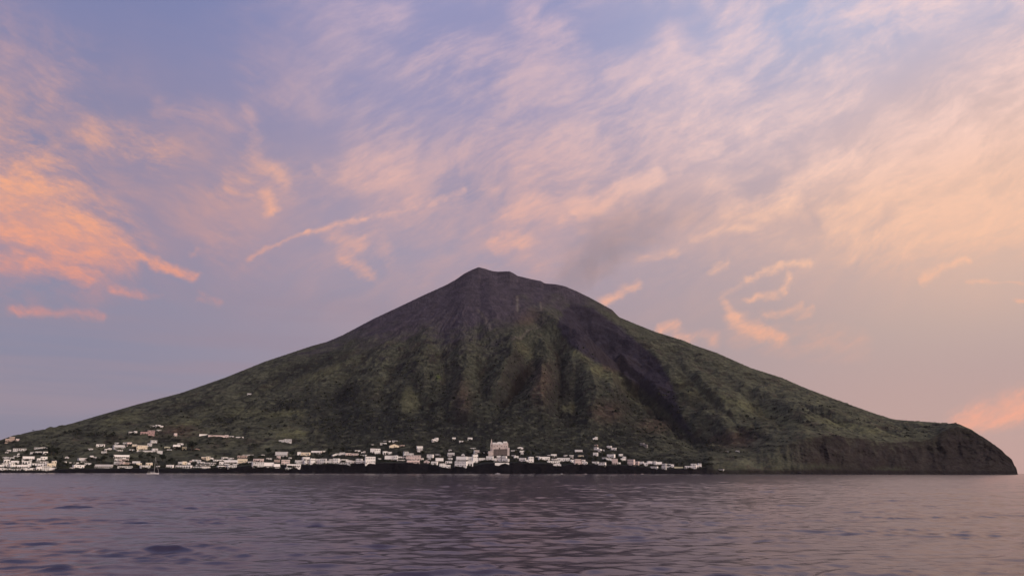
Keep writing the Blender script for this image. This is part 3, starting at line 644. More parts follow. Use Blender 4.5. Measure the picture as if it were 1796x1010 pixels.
# photo box of every building: left, right, top, foot, kind, colour [, what to call it, full label]
HOUSES = [
(10,24,766.5,775,'L','t','the tan stone house','tan stone house high on the left slope just under the skyline'),(27.5,32.5,769,774,'c','p','',"small pale pink cube house beside the tan stone house under the skyline"),
(8.5,13,792.5,795.5,'c','g'),(12,18,788.5,792.5,'c','g'),(24,44,786.8,791,'l','g','the long grey upper house','long low grey house above the leftmost cluster of white houses'),(60,71,784.8,788.5,'l','g'),
(71,80,784,787.5,'l','w','the bright flat white house','bright white flat-roofed house above the beach cluster, beside a dark tree'),(52.5,59.5,792.5,797.5,'c','g'),(62,72,792.5,797,'a','g'),(76,83,792.5,798,'c','w'),
(30,34,794.5,799,'g','w','the tiny white gabled chapel','tiny white gabled chapel standing among dark gardens at far left'),(25,34,799.5,803,'l','g'),(4.5,13,801.5,806,'c','g'),(18,24.5,802.5,806.5,'c','g'),
(39.5,57,801.5,808,'p','w','the white two-tier porch house','wide white porch house with a dark band of openings, far left cluster'),(65,71,803.5,808.3,'c','w'),(72,82,802,808,'c','w'),
(7,16,806,812,'a','w'),(18,29,807.8,813,'p','w'),(39,52,808.8,814.3,'a','w','the white arcade house','white house with three dark arches, below the two-tier porch house'),(64,83,808.6,812.4,'l','g'),
(-2,9,813,820.5,'L','w'),(8.5,18,811.5,819.5,'t','w'),(18.5,32,812.5,820,'L','w'),(31,48,815,820.8,'p','w'),(50,66,812.7,818,'l','w'),(66.5,84,813,818.5,'l','w'),
(83,97,808.3,819,'L','k','the cream beach house','large cream stepped house catching warm light at right end of beach cluster'),
(-1,6,820.5,825.2,'c','w'),(8,13,821.8,825,'c','w'),(13.5,19,821.5,825,'c','w'),(21,40,821.8,825.2,'l','g'),(41.5,52,820.5,825.3,'L','w'),(53,63,820.5,825,'l','w'),(64,73,818.5,825.5,'a','w','the white arched boathouse','white boathouse with arches on the beach under the cream house'),(73,86,817.5,825.4,'t','g'),(88,110,819,822.3,'w','w'),
(99,102.5,808.8,811.5,'c','w'),(112,116.5,811,813.2,'c','w'),(121.5,127,810.8,814,'c','w'),(129,138,811,814,'l','w'),(113.5,120,800.5,805,'g','g'),(139.5,152.5,803,810,'p','g','the grey-framed porch house','grey porch house with one wide dark opening, alone among dark gardens'),
(157,162.5,800,804,'c','w'),(163.5,167.5,801,804,'c','g'),(148.5,159,811.8,816,'c','w'),(130,147,815,820.5,'l','w','the long bright waterfront house','long bright white house alone on the dark left waterfront'),(122.5,129.5,819.5,822.5,'l','g'),(166,193,814.3,820.2,'p','g','the wide grey colonnade','wide grey building with a long colonnade on the left waterfront'),
(169,182,778.8,783,'l','w','the lone bright white farmhouse','bright white farmhouse alone on the dark slope above the left gardens'),(154,161,786.3,790,'c','g'),(184,195,786,790.5,'L','w'),(177.5,186,791.3,796,'c','g'),
(263,272,746.8,749.3,'l','g'),(272.3,279.5,745.8,749,'l','w','the highest left-slope house','small white house, highest of the buildings on the left slope'),(281,285.5,746.3,749.7,'c','w'),(275,282.5,753.3,756,'l','g'),
(226,233,757,760.3,'c','g'),(234,239,756.5,760.5,'c','w'),(247,270,755,762.3,'L','r','the long rose-pink house','long rose-pink house high on the left slope with dark earth below'),(305,310.5,760,765.5,'c','p','the small pink tower house','small pale pink tower-like house on brown earth of the left slope'),
(201,208,776,779.5,'l','g'),(215.5,222.5,776.3,779.5,'c','g'),(223,231,776,780.5,'c','p'),(231.5,239,779,783.5,'c','k'),(240,257.5,781.3,789.3,'t','k','the big cream villa','large two-tier cream villa in the middle of the left slope'),
(201,219.5,780.5,786.5,'p','g'),(205,215,789,792,'l','g'),(227,235,788,791.3,'l','g'),(258,264.5,777,783.5,'c','g'),(264.5,275,772,778,'t','g'),(267,276.5,787,792.3,'c','g'),(242,283,792.3,794.2,'w','g'),
(288.5,297.5,784,787.3,'l','y','the pale yellow house','low pale yellow-white house right of the big cream villa'),(293,301,788,791,'l','g'),(304,316,781,786.3,'p','w'),(311,320.5,777.8,781.5,'l','w'),(319.5,327,784,788.3,'c','y','the yellow-green hut','small yellow-green lit hut touching the big round dark tree'),(340,350,786.3,790,'g','t'),
(200,225,799,804.5,'p','w','the white terraced house','white terraced house stepping up behind the left waterfront'),(201,208.5,804.8,808.5,'c','w'),(209,224.5,804.8,809.3,'l','p'),(199.5,209.5,809.5,816,'c','g'),(209.5,216.5,809.5,817,'t','p'),(217,224.5,810.5,815.5,'c','t'),(225.5,229,811,814.5,'c','g'),(207.5,231,817,820.8,'l','g'),
(232,245,808.8,814.5,'p','g'),(239,248,811.8,817,'c','k'),(256,267,811.8,817.3,'c','k','the cream house above the sailing boat','cream cube house right above the anchored sailing boat'),(247,263,815.7,820.8,'l','g'),(273,276,817,820,'c','g'),(277.5,280.5,816.5,820,'c','g'),
(291,302,815,820.8,'a','w'),(308,334,815.8,820.8,'a','w','the long white arcade','long white arcade by the sea, right of the sailing boat'),(312,319.5,810,816,'c','g'),(319.5,327,809.3,816,'c','k'),(327,333.5,810.8,816,'c','w'),(332,336,807.5,811.3,'c','p'),(336.5,344.5,806.3,810.3,'l','w'),(345,351.5,806.3,813.8,'t','g'),
(351.8,358.5,810,813.8,'c','w'),(353,360.5,801,806.5,'c','k'),(361,368.3,800.8,808.3,'t','k','the tall cream-white house','tall cream-white house standing above the long terraced walls'),(368.5,374,803.8,808,'c','w'),(355.5,378,811.2,814.2,'l','g'),(345,376,814.5,817.3,'l','g'),(339,352,817.8,821,'l','g'),(352.5,368.5,817.8,821.3,'p','w'),
(374.5,384,806,809.5,'l','w'),(384,390.5,809.8,816,'c','w'),(389,399.5,801.8,805.3,'l','w'),(400,410,803,806.5,'l','g'),(384.5,391.5,806,809.6,'c','w'),(391.5,415.5,806.8,813,'p','w','the white loggia hotel','wide white building with two rows of dark loggias, left of the peach house'),(391.5,415,813.3,816.6,'p','w'),(383,399,816.3,820.3,'p','w'),(399.5,415,815.5,820.3,'l','g'),
(416,432,804.5,812.3,'c','k','the peach house','large plain peach-coloured house above the dark cliff'),(416,432,799.5,804.3,'l','t'),(425,432,796.8,799.3,'l','k'),(433,444.5,796.8,799.5,'l','g'),(458,464,797.3,800.3,'c','g'),(432.3,443,809,812.5,'l','g'),(444,461,804.8,810.3,'l','p'),(443,463,810.5,819,'t','g','the big grey-white waterfront house','big grey-white two-storey house on the cliff below a pinkish house'),
(463.5,480,811,819.3,'p','w'),(467,477,802.8,805.8,'l','g'),(480.3,491.3,813.5,820.7,'p','w'),(480.3,490,806,812.5,'c','t'),(482,502.5,792.3,800.3,'p','g','the pavilion house','grey pavilion-like house with slanting shaded porch above the pink cube'),(485,491,799.3,805.3,'c','p'),(493.3,508,806,814.3,'t','p','the pale pink cube','pale pink two-storey cube house above blue-white front pillars'),
(506,511,802,805,'c','w'),(503,526.5,813.5,818.3,'p','w'),(501,514,820,823,'l','g'),(517,532.5,806.8,814,'c','g'),(521,527.5,793,800.3,'c','w'),(527.5,542.5,794,800.3,'l','k','the cream upper house','long cream house in the upper row left of a dark wooded patch'),(545,563,790.3,795,'p','w'),(565,571.5,790.3,793.3,'l','w'),(531,543.5,801.8,807,'c','w'),(534,543.5,807.3,814.3,'t','w'),(544,552.8,804,814.3,'t','w'),(553,560,804.5,814,'c','w'),(560.3,571,804,814.3,'t','g','the broad grey cliff house','broad grey two-storey house on the cliff with a dark round upper opening'),
(571.3,582.8,805,812.8,'L','g'),(583,593.5,803.8,812.8,'t','w'),(489,510.5,771,776.3,'L','g','the grey ruin on the meadow edge','greyish house alone on the hillside below a green meadow'),
(588,605,793.5,798.5,'L','w'),(583,592,796.3,801,'g','w'),(606,616.5,794.3,799.3,'l','p'),(617,628,795,799,'l','p'),(622.5,632,789.8,793.3,'l','w'),(631.5,641,797.3,800.5,'l','g'),(633.5,641,791.5,795,'L','w'),(649,656.8,786.3,795.5,'a','w','the tall two-arched house','tall white house with two arches in the upper row'),(651,655,780.8,783.3,'c','g'),
(593.8,614.5,810.8,814.5,'l','g'),(597,611,805.8,809.5,'l','w'),(607,616.8,807,812.3,'c','w'),(617,623.3,808,812.5,'c','w'),(623.5,640.3,804.3,812.3,'L','w'),(640.6,658.5,800.8,812.3,'t','w','the big white cube','largest plain white cube house, two storeys, on the cliff edge'),
(657.5,667,787.5,797,'t','w'),(672,680,791.3,797,'a','w'),(680.3,687.5,792.3,797,'c','w'),(672,678,772.8,775.3,'l','g'),(681.5,685.5,773,776.5,'c','w'),(666.5,678,777.3,780.3,'l','w'),(683,700,779,785.8,'g','k','the red-roofed cream house','cream gabled house with a red-brown roof on the dark hillside'),(700.5,710,780,783.5,'l','t'),(688,697.5,772.8,775,'l','g'),
(731,742,782.3,787.5,'c','w'),(731,741.5,788,791.5,'l','g'),(731.5,736,791.3,795,'c','w'),(708,725.5,792,799.5,'L','g','the grey-green stepped house','grey-green stepped house just behind the large pink house'),(674,690,799.3,807.8,'p','w','the white colonnade house','white house with tall pillars on a dark front, right of the big white cube'),(690.3,697,798.8,807.5,'t','w'),(697.3,706,800.8,805,'l','w'),(706.3,712,801.3,805,'c','w'),(696,711,805.8,808.8,'l','g'),
(712.5,738.3,798.5,806.8,'t','p','the large pink house','large pink two-storey house on the cliff with small dark windows'),(714,736.5,806.9,812.3,'p','p'),(737,742.3,803,807,'c','w'),(663,668.5,804,806.5,'c','w'),
(748,759,796.8,804.3,'t','w'),(743,752.5,806.5,812.3,'g','p'),(749,755.8,804.5,807,'l','w'),(755.5,766.3,809,815.3,'c','w'),(764,778,802.8,810.3,'p','w'),(763,772.5,796,799.3,'l','g'),(771,790.5,812.8,819.8,'L','w'),(781,793,808.8,813.3,'l','w'),(785,792.3,803,807.3,'c','w','the white garden cube','small white cube house standing apart in a dark garden'),(785,797.5,795.3,802.3,'c','g'),(787,792.5,788.3,791.3,'c','g'),
(757.5,769.5,769,775.5,'L','w','the white cross-shaped hill house','white house with sloping wings high on the central hillside'),(793,799.5,767.3,771.8,'a','w'),(805.5,813,773,776,'l','w'),(820,828.5,767.3,772.3,'c','w','the hill house above the church','bright white house on the hillside, highest one left of the church spire'),(824,835,785.3,787.5,'l','g'),(809,815.3,796,801.3,'g','g'),(799,818,801,808.3,'p','w'),(796.5,818.3,809,818.3,'t','w','the white double house','white double house low on the cliff with tall narrow windows'),
(819,829,801,807.8,'c','w'),(829.3,838.5,797,813,'t','w','the white tower house','tallest narrow white tower house, left below the church'),(819.5,829,808,817.3,'a','w'),(832,841,790,795.8,'c','w'),(841.5,850,792.3,794.6,'w','g'),
(839.5,852,803,809.5,'p','g'),(852.3,864.5,799.8,807.5,'c','w'),(855,864.5,790.3,796.3,'L','g'),(866,879,799.3,810,'L','w'),(879.3,892,799.8,810.3,'L','w'),(868,893,810.6,813,'w','w'),(907,918,783.3,787.5,'g','w'),(896,906,789.3,792,'w','g'),(912,919.5,790,794,'c','w'),(913,918.5,794.5,799,'a','g'),(896,903.5,797.8,801,'l','g'),(902,910,799.8,804.3,'c','w'),(910,921.5,803,809.5,'c','w','the white house by the palm','white cube house with a wide front, right of the palm tree'),
(922,927,806,811.3,'c','w'),(927.3,936.5,800.8,811.3,'t','w'),(939.5,947,799.8,802.5,'l','w'),(945,965,801,807.5,'l','w','the long white cliff house','long white flat house on the cliff, right of the church quarter'),(960,967,797.8,800.5,'l','w'),(966.5,976.5,797,802.5,'a','w'),(967,975.5,804.8,808.5,'c','w'),(960,982.5,808,812,'l','w'),(970,984.5,812.3,817,'g','w','the white gabled house down the cliff','white gabled house set lowest on the dark cliff face'),(977,1000,803,809.3,'l','w'),(1000.3,1006,802.3,805,'l','w'),(999,1006.5,797.8,801,'l','w'),(989,995.5,798,801.3,'c','g'),(1001,1008,806,811.5,'c','w'),(1008.3,1020,805,814.3,'t','p','the pink-white cliff house','pinkish white two-storey house at the right end of the central cliff row'),(1009,1022.5,788.8,794.3,'p','g'),(1014,1024,798,801,'l','k'),
(1020.3,1030,806,814.5,'L','w'),(1040,1048.5,767.5,773.3,'L','w','the highest white right-hand house','bright white house highest on the right hillside, over bare reddish earth'),(1042,1048,780,783.3,'c','t'),(1041,1054,785,791.3,'L','w'),(1054.3,1061,788.5,791.3,'l','g'),(1064,1072,782.3,786.5,'c','w'),(1071.5,1080.5,785,790.5,'a','w'),(1040,1048.3,793.8,800.3,'c','w','the white one-window cube','white cube house with one big black window, alone in olive gardens'),
(1064,1077.5,796.8,803.5,'c','w'),(1055.5,1064,802.5,806.8,'l','g'),(1064.3,1073,803.8,809,'c','w'),(1038,1049,809,813.5,'l','w'),(1049.3,1061.5,810.8,817,'t','w','the low white cliff house','bright white two-storey house lowest on the cliff beneath olive gardens'),(1073.3,1083,804.3,814.5,'a','p'),(1086,1093,796,800.5,'c','w'),(1089,1098.5,800.8,808.3,'L','w'),(1083.5,1089,810.8,814.8,'c','w'),
(1100,1112,805.5,815.6,'t','p','the rosy house before the white row','rosy-grey house at left end of the last low white row'),(1112.3,1120,808.8,815.5,'c','p'),(1120.3,1129,809.3,815.5,'c','w'),(1129.3,1136,811,817.3,'c','w'),(1136.3,1145.5,808.8,815.5,'p','w'),(1145.8,1151.5,808.8,816,'c','w'),(1151.8,1162,809.8,816,'p','w'),(1140,1153,817.6,821,'l','w'),(1160.3,1168,812.8,823,'t','g'),(1168.3,1178,813.3,816.5,'l','g'),(1168.3,1176.5,816.9,820,'l','w'),(1177,1182.5,814.3,820,'c','w'),(1183,1198,817.3,820.8,'w','y'),
(1201,1211.5,816.8,821.8,'a','w'),(1211.8,1221,813,821.8,'t','w','the last white house','white two-storey house near the right end of the village'),(1221.3,1231,812.8,819.8,'L','w'),(1260,1268.5,822.8,825.5,'c','g','the shoreline hut','tiny pale hut on the rocky shore right of the village'),(1272,1278.5,791.5,793.8,'c','d'),(1291,1297.5,790,792.5,'c','g','the bright far-right hut','tiny bright hut alone on the dark slope right of the village'),(1122,1135,776.8,782.3,'L','d','the dim grey ruin','dim grey ruined house on the slope above the white row'),
(350,365.5,761.3,764,'w','w'),(366,393.5,763,766,'w','p'),(394,400.5,762.8,767.7,'c','p','the peach hut on the terrace','small peach hut at the middle of a long pale terrace wall'),(401.5,410,764.8,767.7,'l','g'),(414,427,765.3,768,'w','g'),(433.5,441,689.6,692.4,'l','g','the lone hut on the bare slope','lone pale hut high on the grassy left shoulder of the mountain'),
]
CTYPE = {'c': 'cube house', 't': 'two-storey house', 'p': 'porch house', 'l': 'low long house', 'a': 'arched house', 'g': 'gabled house', 'L': 'stepped house', 'w': 'garden wall'}
CCOL = {'w': 'white', 'g': 'grey', 'p': 'pinkish', 'k': 'cream', 'y': 'pale yellow', 't': 'tan', 'r': 'rose', 'd': 'dim grey'}
ORD = ['', '', 'second ', 'third ', 'fourth ', 'fifth ', 'sixth ', 'seventh ', 'eighth ', 'ninth ', 'tenth ', 'eleventh ', 'twelfth ']

def depth_of(x, y, z): return float((np.array([x, y, z - HC]) @ CR)[2] * -1)
edge_at = lambda x: float(np.interp(x, EDGE[:, 0], EDGE[:, 1]))
def band(x, y):
    g = edge_at(x) - y
    return 0 if g < 3.6 else 1 if g < 13 else 2 if g < 36 else 3
BNAME = ['front row', 'second row', 'upper rows', 'hillside']

def build_houses():
    rnd = random.Random(5)
    rec = []
    for i, hd in enumerate(HOUSES):
        x0, x1, y0, y1, kd, c = hd[:6]; ref, lab = (hd[6], hd[7]) if len(hd) > 6 else ('', '')
        rec.append(dict(x=(x0 + x1) / 2, y=y1, x0=x0, x1=x1, y0=y0, k=kd, c=c, ref=ref, lab=lab, b=band((x0 + x1) / 2, y1)))
    for r in rec:
        if r['lab']: continue
        same = [q for q in rec if q['b'] == r['b'] and (q['k'] == 'w') == (r['k'] == 'w') or q['ref']]
        lm = [q for q in rec if q['ref'] and q['b'] == r['b']]
        L = min(lm, key=lambda q: abs(q['x'] - r['x']) + 2 * abs(q['y'] - r['y']))
        lo, hi = sorted((L['x'], r['x']))
        n = 1 + sum(1 for q in rec if q is not r and q is not L and lo < q['x'] < hi and q['b'] == r['b'] and (q['k'] == 'w') == (r['k'] == 'w'))
        side = 'left' if r['x'] < L['x'] else 'right'
        r['lab'] = f"{CCOL[r['c']]} {CTYPE[r['k']]}, {ORD[min(n, 12)]}{side} of {L['ref']}"
        if n > 1: r['lab'] += f", {BNAME[r['b']]}"
    for r in rec:
        wx, wy, wz, i, j = hit(r['x'], r['y'])
        dp = depth_of(wx, wy, wz); s = dp / F
        w, h = (r['x1'] - r['x0'] - (.4 if r['k'] != 'w' else 0)) * s, (r['y'] - r['y0'] - (.3 if r['k'] != 'w' else .3)) * s
        yaw = -math.atan2(wx, wy) + (rnd.uniform(-.38, .30) if r['k'] != 'w' else rnd.uniform(-.1, .1))
        root = make_house(wx, wy, wz - .1, yaw, w, h, r['k'], r['c'], rnd)
        tag(root, r['lab'], 'wall' if r['k'] == 'w' else 'house', 'garden and terrace walls of the village' if r['k'] == 'w' else 'houses of the village under the volcano')
    return rec
REC = build_houses()

# ------------------------------------------------------------------ church
def build_church():
    wx, wy, wz, i, j = hit(876, 797.5); s = depth_of(wx, wy, wz) / F
    r = empty('church', (wx, wy, wz), -math.atan2(wx, wy) - .06)
    tag(r, 'pinkish church with curved gable, side blocks and a thin pointed bell tower', 'church')
    P, W = PLASTER['p'], PLASTER['w']
    stone = material('church_stone', (.64, .56, .53), .9, .2, .25)
    ux = lambda px: (px - 876) * s
    uz = lambda py: (797.5 - py) * s
    part('terrace', material('church_terrace_stone', (.15, .125, .12), .95, .25, .3), r, (ux(866), ux(890), -6, -.3, -6, uz(788.5)), (ux(868), ux(889), -6.3, -6.003, uz(789.4), uz(788.3) + .3))
    for a, b in ((863.5, 866), (890, 893.5)): part('buttress', stone, r, (ux(a), ux(b), -5.5, -.3, -6, uz(785.5)))
    bm = bmesh.new()
    pts = [(ux(869.3), -6), (ux(882.3), -6), (ux(882.3), uz(780))] + [(ux(876 + 6.0 * math.cos(a)), uz(780) + (uz(775.6) - uz(780)) * math.sin(a)) for a in np.linspace(.15, math.pi - .15, 9)] + [(ux(869.3), uz(780))]
    bm_prism(bm, pts, 0, 22); fin(bm, 'facade', stone, r)
    bm = bmesh.new(); bm_prism(bm, [(ux(876) + (x - ux(876)) * 1.06, z + .5) for x, z in pts[2:]], -.35, .55); fin(bm, 'cornice', W, r)
    sd_ = part('side_aisle', stone, r, (ux(864), ux(869.2), .6, 18, -6, uz(779.5)), (ux(882.4), ux(890.5), .6, 18, -6, uz(777.5)))
    part('roof', W, sd_, (ux(863.6), ux(869.25), .3, 18.2, uz(779.5) + .01, uz(776.6)), (ux(882.35), ux(888.8), .3, 18.2, uz(777.5) + .01, uz(774.8)))
    d = arch_part('door', WOOD, r, ux(876), 2.6, 4.2, 0); d.location = (0, 0, uz(788.3))
    for px, py, w, h in ((876, 780.5, 2.2, 2.6), (872.2, 784, 1.4, 2.2), (879.8, 784, 1.4, 2.2)): window(r, ux(px), 0, uz(py), w, h, DARK)
    for px in (866.5, 885, 888.5): window(r, ux(px), .6, uz(784.5), 1.3, 2.6, DARK)
    t = part('bell_tower', stone, r, (ux(860), ux(863.4), 2, 2 + 3.4 * s, -6, uz(779)))
    part('cornice', W, t, (ux(859.7), ux(863.7), 1.6, 2.4 + 3.4 * s, uz(779) + .01, uz(778.5)))
    bm = bmesh.new(); b = [bm.verts.new(p) for p in ((ux(860.3), 2.3, uz(778.45)), (ux(863.1), 2.3, uz(778.45)), (ux(863.1), 1.7 + 3.4 * s, uz(778.45)), (ux(860.3), 1.7 + 3.4 * s, uz(778.45)))]
    a = bm.verts.new((ux(861.7), 2 + 1.7 * s, uz(769.5))); bm.faces.new(b[::-1])
    for q in range(4): bm.faces.new((b[q], b[(q + 1) % 4], a))
    fin(bm, 'spire', stone, t)
    bw = arch_part('belfry_opening', DARK, t, ux(861.7), 1.6, 3.0, 2); bw.location = (0, 0, uz(783))
    part('parvis', stone, r, (ux(857), ux(864), -7, 1.9, -6, uz(794)), (ux(857), ux(864), -7.2, -7.003, uz(795), uz(791.5)))
build_church()

# ------------------------------------------------------------------ trees and scrub
LEAF = [material(n, c, .9, .35, .6) for n, c in (('dark_foliage', (.018, .024, .016)), ('olive_foliage', (.034, .040, .022)), ('pine_foliage', (.013, .021, .019)), ('scrub_foliage', (.024, .029, .020)))]
BARK = material('tree_bark', (.05, .04, .032), .95, .25, 3)
def leaf_cloud(bm, centres, n, size, r):
    for k in range(n):
        c, ra = r.choice(centres)
        while True:
            p = Vector((r.uniform(-1, 1), r.uniform(-1, 1), r.uniform(-1, 1)))
            if .35 < p.length < 1: break
        q = Vector(c) + Vector((p.x * ra[0], p.y * ra[1], p.z * ra[2]))
        u = Vector((r.gauss(0, 1), r.gauss(0, 1), r.gauss(0, .6))).normalized(); v = u.cross(Vector((r.gauss(0, 1), r.gauss(0, 1), r.gauss(0, 1)))).normalized()
        s = size * r.uniform(.6, 1.4); v *= .7
        bm.faces.new([bm.verts.new(q + a * s * u + b * s * v) for a, b in ((-.5, -.35), (.5, -.5), (.6, .4), (-.4, .5))])
def tree_proto(kind, seed):
    r = random.Random(seed); bt, bc = bmesh.new(), bmesh.new()
    if kind == 'cypress':
        bm_tube(bt, (0, 0, -1), (0, 0, 6), .25, .1); cs = [((0, 0, z), (1.1 * (1 - z / 13) + .3,) * 2 + (1.3,)) for z in np.linspace(1.2, 9, 9)]; leaf_cloud(bc, cs, 260, .7, r)
    elif kind == 'palm':
        bm_tube(bt, (0, 0, -1), (.4, 0, 8), .32, .22)
        for i in range(22):
            a = 6.283 * i / 22 + r.uniform(-.1, .1); up = r.uniform(.1, 1.0); pr = Vector((.4, 0, 8))
            for s in range(6):
                t = (s + 1) / 6; q = Vector((.4 + math.cos(a) * 3.4 * t, math.sin(a) * 3.4 * t, 8 + up * 2.2 * t - 3.2 * t * t)); sd_ = Vector((-math.sin(a), math.cos(a), -.25)) * (.55 * (1 - t * .8))
                bc.faces.new([bc.verts.new(v) for v in (pr - sd_, pr + sd_, q + sd_ * .9, q - sd_ * .9)]); pr = q
    elif kind == 'pine':
        bm_tube(bt, (0, 0, -1), (.2, .1, 5.5), .32, .2)
        cs = []
        for i in range(6):
            a = 6.283 * i / 6 + r.uniform(-.3, .3); e = (math.cos(a) * 2.4, math.sin(a) * 2.4, r.uniform(6.2, 7)); bm_tube(bt, (.2, .1, 5), e, .15, .06, 5); cs.append((e, (1.7, 1.7, .8)))
        cs.append(((0, 0, 7.6), (2, 2, .9))); leaf_cloud(bc, cs, 330, .9, r)
    else:
        bm_tube(bt, (0, 0, -1), (0, 0, 3), .35, .24); cs = []
        for i in range(7):
            a = 6.283 * i / 7 + r.uniform(-.4, .4); ra = r.uniform(1.2, 2.3); e = (math.cos(a) * ra, math.sin(a) * ra, r.uniform(3.2, 6)); bm_tube(bt, (0, 0, r.uniform(1.8, 3)), e, .14, .05, 5); cs.append((e, (r.uniform(1.1, 1.8),) * 2 + (r.uniform(1, 1.6),)))
        cs.append(((0, 0, 6.3), (1.6, 1.6, 1.4))); leaf_cloud(bc, cs, 380, .85, r)
    lm = {'cypress': LEAF[2], 'palm': LEAF[1], 'pine': LEAF[2], 'round': LEAF[0], 'olive': LEAF[1]}[kind]
    root = empty({'cypress': 'cypress_tree', 'palm': 'palm_tree', 'pine': 'pine_tree', 'round': 'round_tree', 'olive': 'olive_tree'}[kind], (0, 0, 0))
    fin(bt, 'trunk', BARK, root); fin(bc, 'crown', lm, root)
    return root
TREES = [(335.5, 790.5, 17, 'round'), (470, 798, 12, 'round'), (484, 794, 6, 'round'), (512, 801, 9, 'round'), (519, 806, 9, 'cypress'), (578, 797, 11, 'round'), (600, 793, 9, 'round'), (612, 793, 8, 'pine'), (58, 757.3, 3.6, 'pine'), (893.5, 811, 11, 'palm'),
 (113, 761, 6, 'round'), (121, 759, 5, 'round'), (135, 759, 7, 'pine'), (163, 764, 5, 'round'), (185, 764, 5, 'round'), (84, 797, 12, 'cypress'), (90, 798, 14, 'round'), (97, 797, 9, 'round'), (260, 803, 9, 'round'), (246, 806, 9, 'round'), (268, 806, 8, 'round'),
 (285, 809, 12, 'round'), (300, 810, 8, 'round'), (441, 806, 8, 'olive'), (454, 804.5, 6, 'olive'), (591, 805, 7, 'round'), (604, 804, 6, 'olive'), (622, 803, 5, 'olive'), (668, 803, 7, 'olive'), (634, 803, 5, 'round'), (776, 801, 8, 'round'), (741, 798, 8, 'round'), (727, 789, 8, 'round'),
 (845, 800.5, 8, 'round'), (852, 798, 7, 'pine'), (905, 798, 8, 'olive'), (926, 798, 10, 'olive'), (935, 799.5, 7, 'round'), (952, 800, 5, 'round'), (1035, 809, 8, 'round'), (1033, 799, 6, 'olive'), (1059, 801, 7, 'olive'), (1086, 812.5, 8, 'round'), (1082, 803, 6, 'round'), (1101, 804, 7, 'round'), (1176, 812.5, 5, 'round'),
 (96, 808, 7, 'round'), (104, 813, 8, 'round'), (109, 806, 8, 'cypress'), (117, 818, 6, 'round'), (153, 810.5, 7, 'round'), (161, 818, 7, 'round'), (171, 812, 8, 'round'), (181, 811, 11, 'round'), (195, 807, 9, 'pine'), (230, 807, 6, 'round'), (60, 801, 8, 'round'), (36, 809, 7, 'round'), (45, 798, 7, 'round'), (58, 812, 6, 'round'), (80, 800, 6, 'pine'), (345, 803, 7, 'round'), (378, 803.5, 6, 'olive'), (419, 799, 5, 'round'), (500, 806, 6, 'round'), (650, 799, 6, 'round'), (700, 797, 7, 'round'), (802, 801, 8, 'pine'), (820, 799, 8, 'round'), (862, 799.5, 6, 'palm'), (870, 799, 5, 'palm'), (985, 801, 4, 'olive'), (1045, 808, 7, 'olive'), (1196, 815.5, 5, 'round'), (1236, 819, 5, 'round'), (238, 790, 6, 'round'), (282, 786, 6, 'round'), (262, 770, 6, 'round'), (222, 771, 5, 'round'), (393, 761.5, 5, 'cypress'), (404, 763, 4.5, 'cypress'), (412, 766.8, 4.5, 'cypress')]
TW = {'round': 'dark round-crowned tree', 'olive': 'olive-green bushy tree', 'pine': 'dark flat-topped pine', 'cypress': 'slim dark cypress', 'palm': 'palm tree with drooping fronds'}
def copy_tree(src):
    c = src.copy(); COL.objects.link(c)
    for ch in src.children:
        d = ch.copy(); COL.objects.link(d); d.parent = c
    return c
def build_trees():
    r = random.Random(9); protos = {}; used = set()
    for k in TW:
        protos[k] = [tree_proto(k, 31 + v) for v in range(3 if k in ('round', 'olive') else 1)]
    hts = {'round': 7.7, 'olive': 7.7, 'pine': 8.5, 'cypress': 10, 'palm': 8.6}
    lmk = [q for q in REC if q['ref']]
    special = {(171, 'round'): 'smaller dark round tree above the left end of the wide grey colonnade', (181, 'round'): 'larger dark round tree above the right half of the wide grey colonnade', (335.5, 'round'): 'biggest dark round tree, beside the yellow-green hut', (58, 'pine'): 'lone small tree standing up from the left skyline', (893.5, 'palm'): 'tall palm in front of the white houses right below the church'}
    rec = []
    for x, y, hp, k in TREES:
        L = min(lmk, key=lambda q: abs(q['x'] - x) + 1.6 * abs(q['y'] - y)); rec.append([x, y, hp, k, L])
    for x, y, hp, k, L in rec:
        if (x, k) in special: lab = special[(x, k)]
        else:
            up = y < L['y0'] + 1
            side = ('above' if up else 'below') if abs(x - L['x']) < (L['x1'] - L['x0']) * .5 else ('left of' if x < L['x'] else 'right of')
            n = 1 + sum(1 for q in rec if q[4] is L and q[3] == k and abs(q[0] - L['x']) < abs(x - L['x']) and (q[0] < L['x']) == (x < L['x']))
            lab = f"{TW[k]} {side} {L['ref']}" if n == 1 else f"{TW[k]}, {ORD[n]}{side} {L['ref']}"
        wx, wy, wz, i, j = hit(x, y); s = depth_of(wx, wy, wz) / F
        src = r.choice(protos[k])
        o = src if src not in used else copy_tree(src); used.add(src)
        sc = hp * s / hts[k]; o.location = (wx, wy, wz - .1); o.rotation_euler = (0, 0, r.uniform(0, 6.28)); wd = 1.25 if k == 'round' else 1.1
        o.scale = (sc * wd, sc * wd, sc)
        tag(o, lab, 'tree', {'round': 'round trees among the houses', 'olive': 'olive-green trees among the houses', 'pine': 'pines on the slope', 'cypress': 'cypresses on the slope', 'palm': 'palms below the church'}[k])
    for k in protos:
        for src in protos[k]:
            if src not in used:
                for ch in list(src.children): bpy.data.objects.remove(ch)
                bpy.data.objects.remove(src)
build_trees()

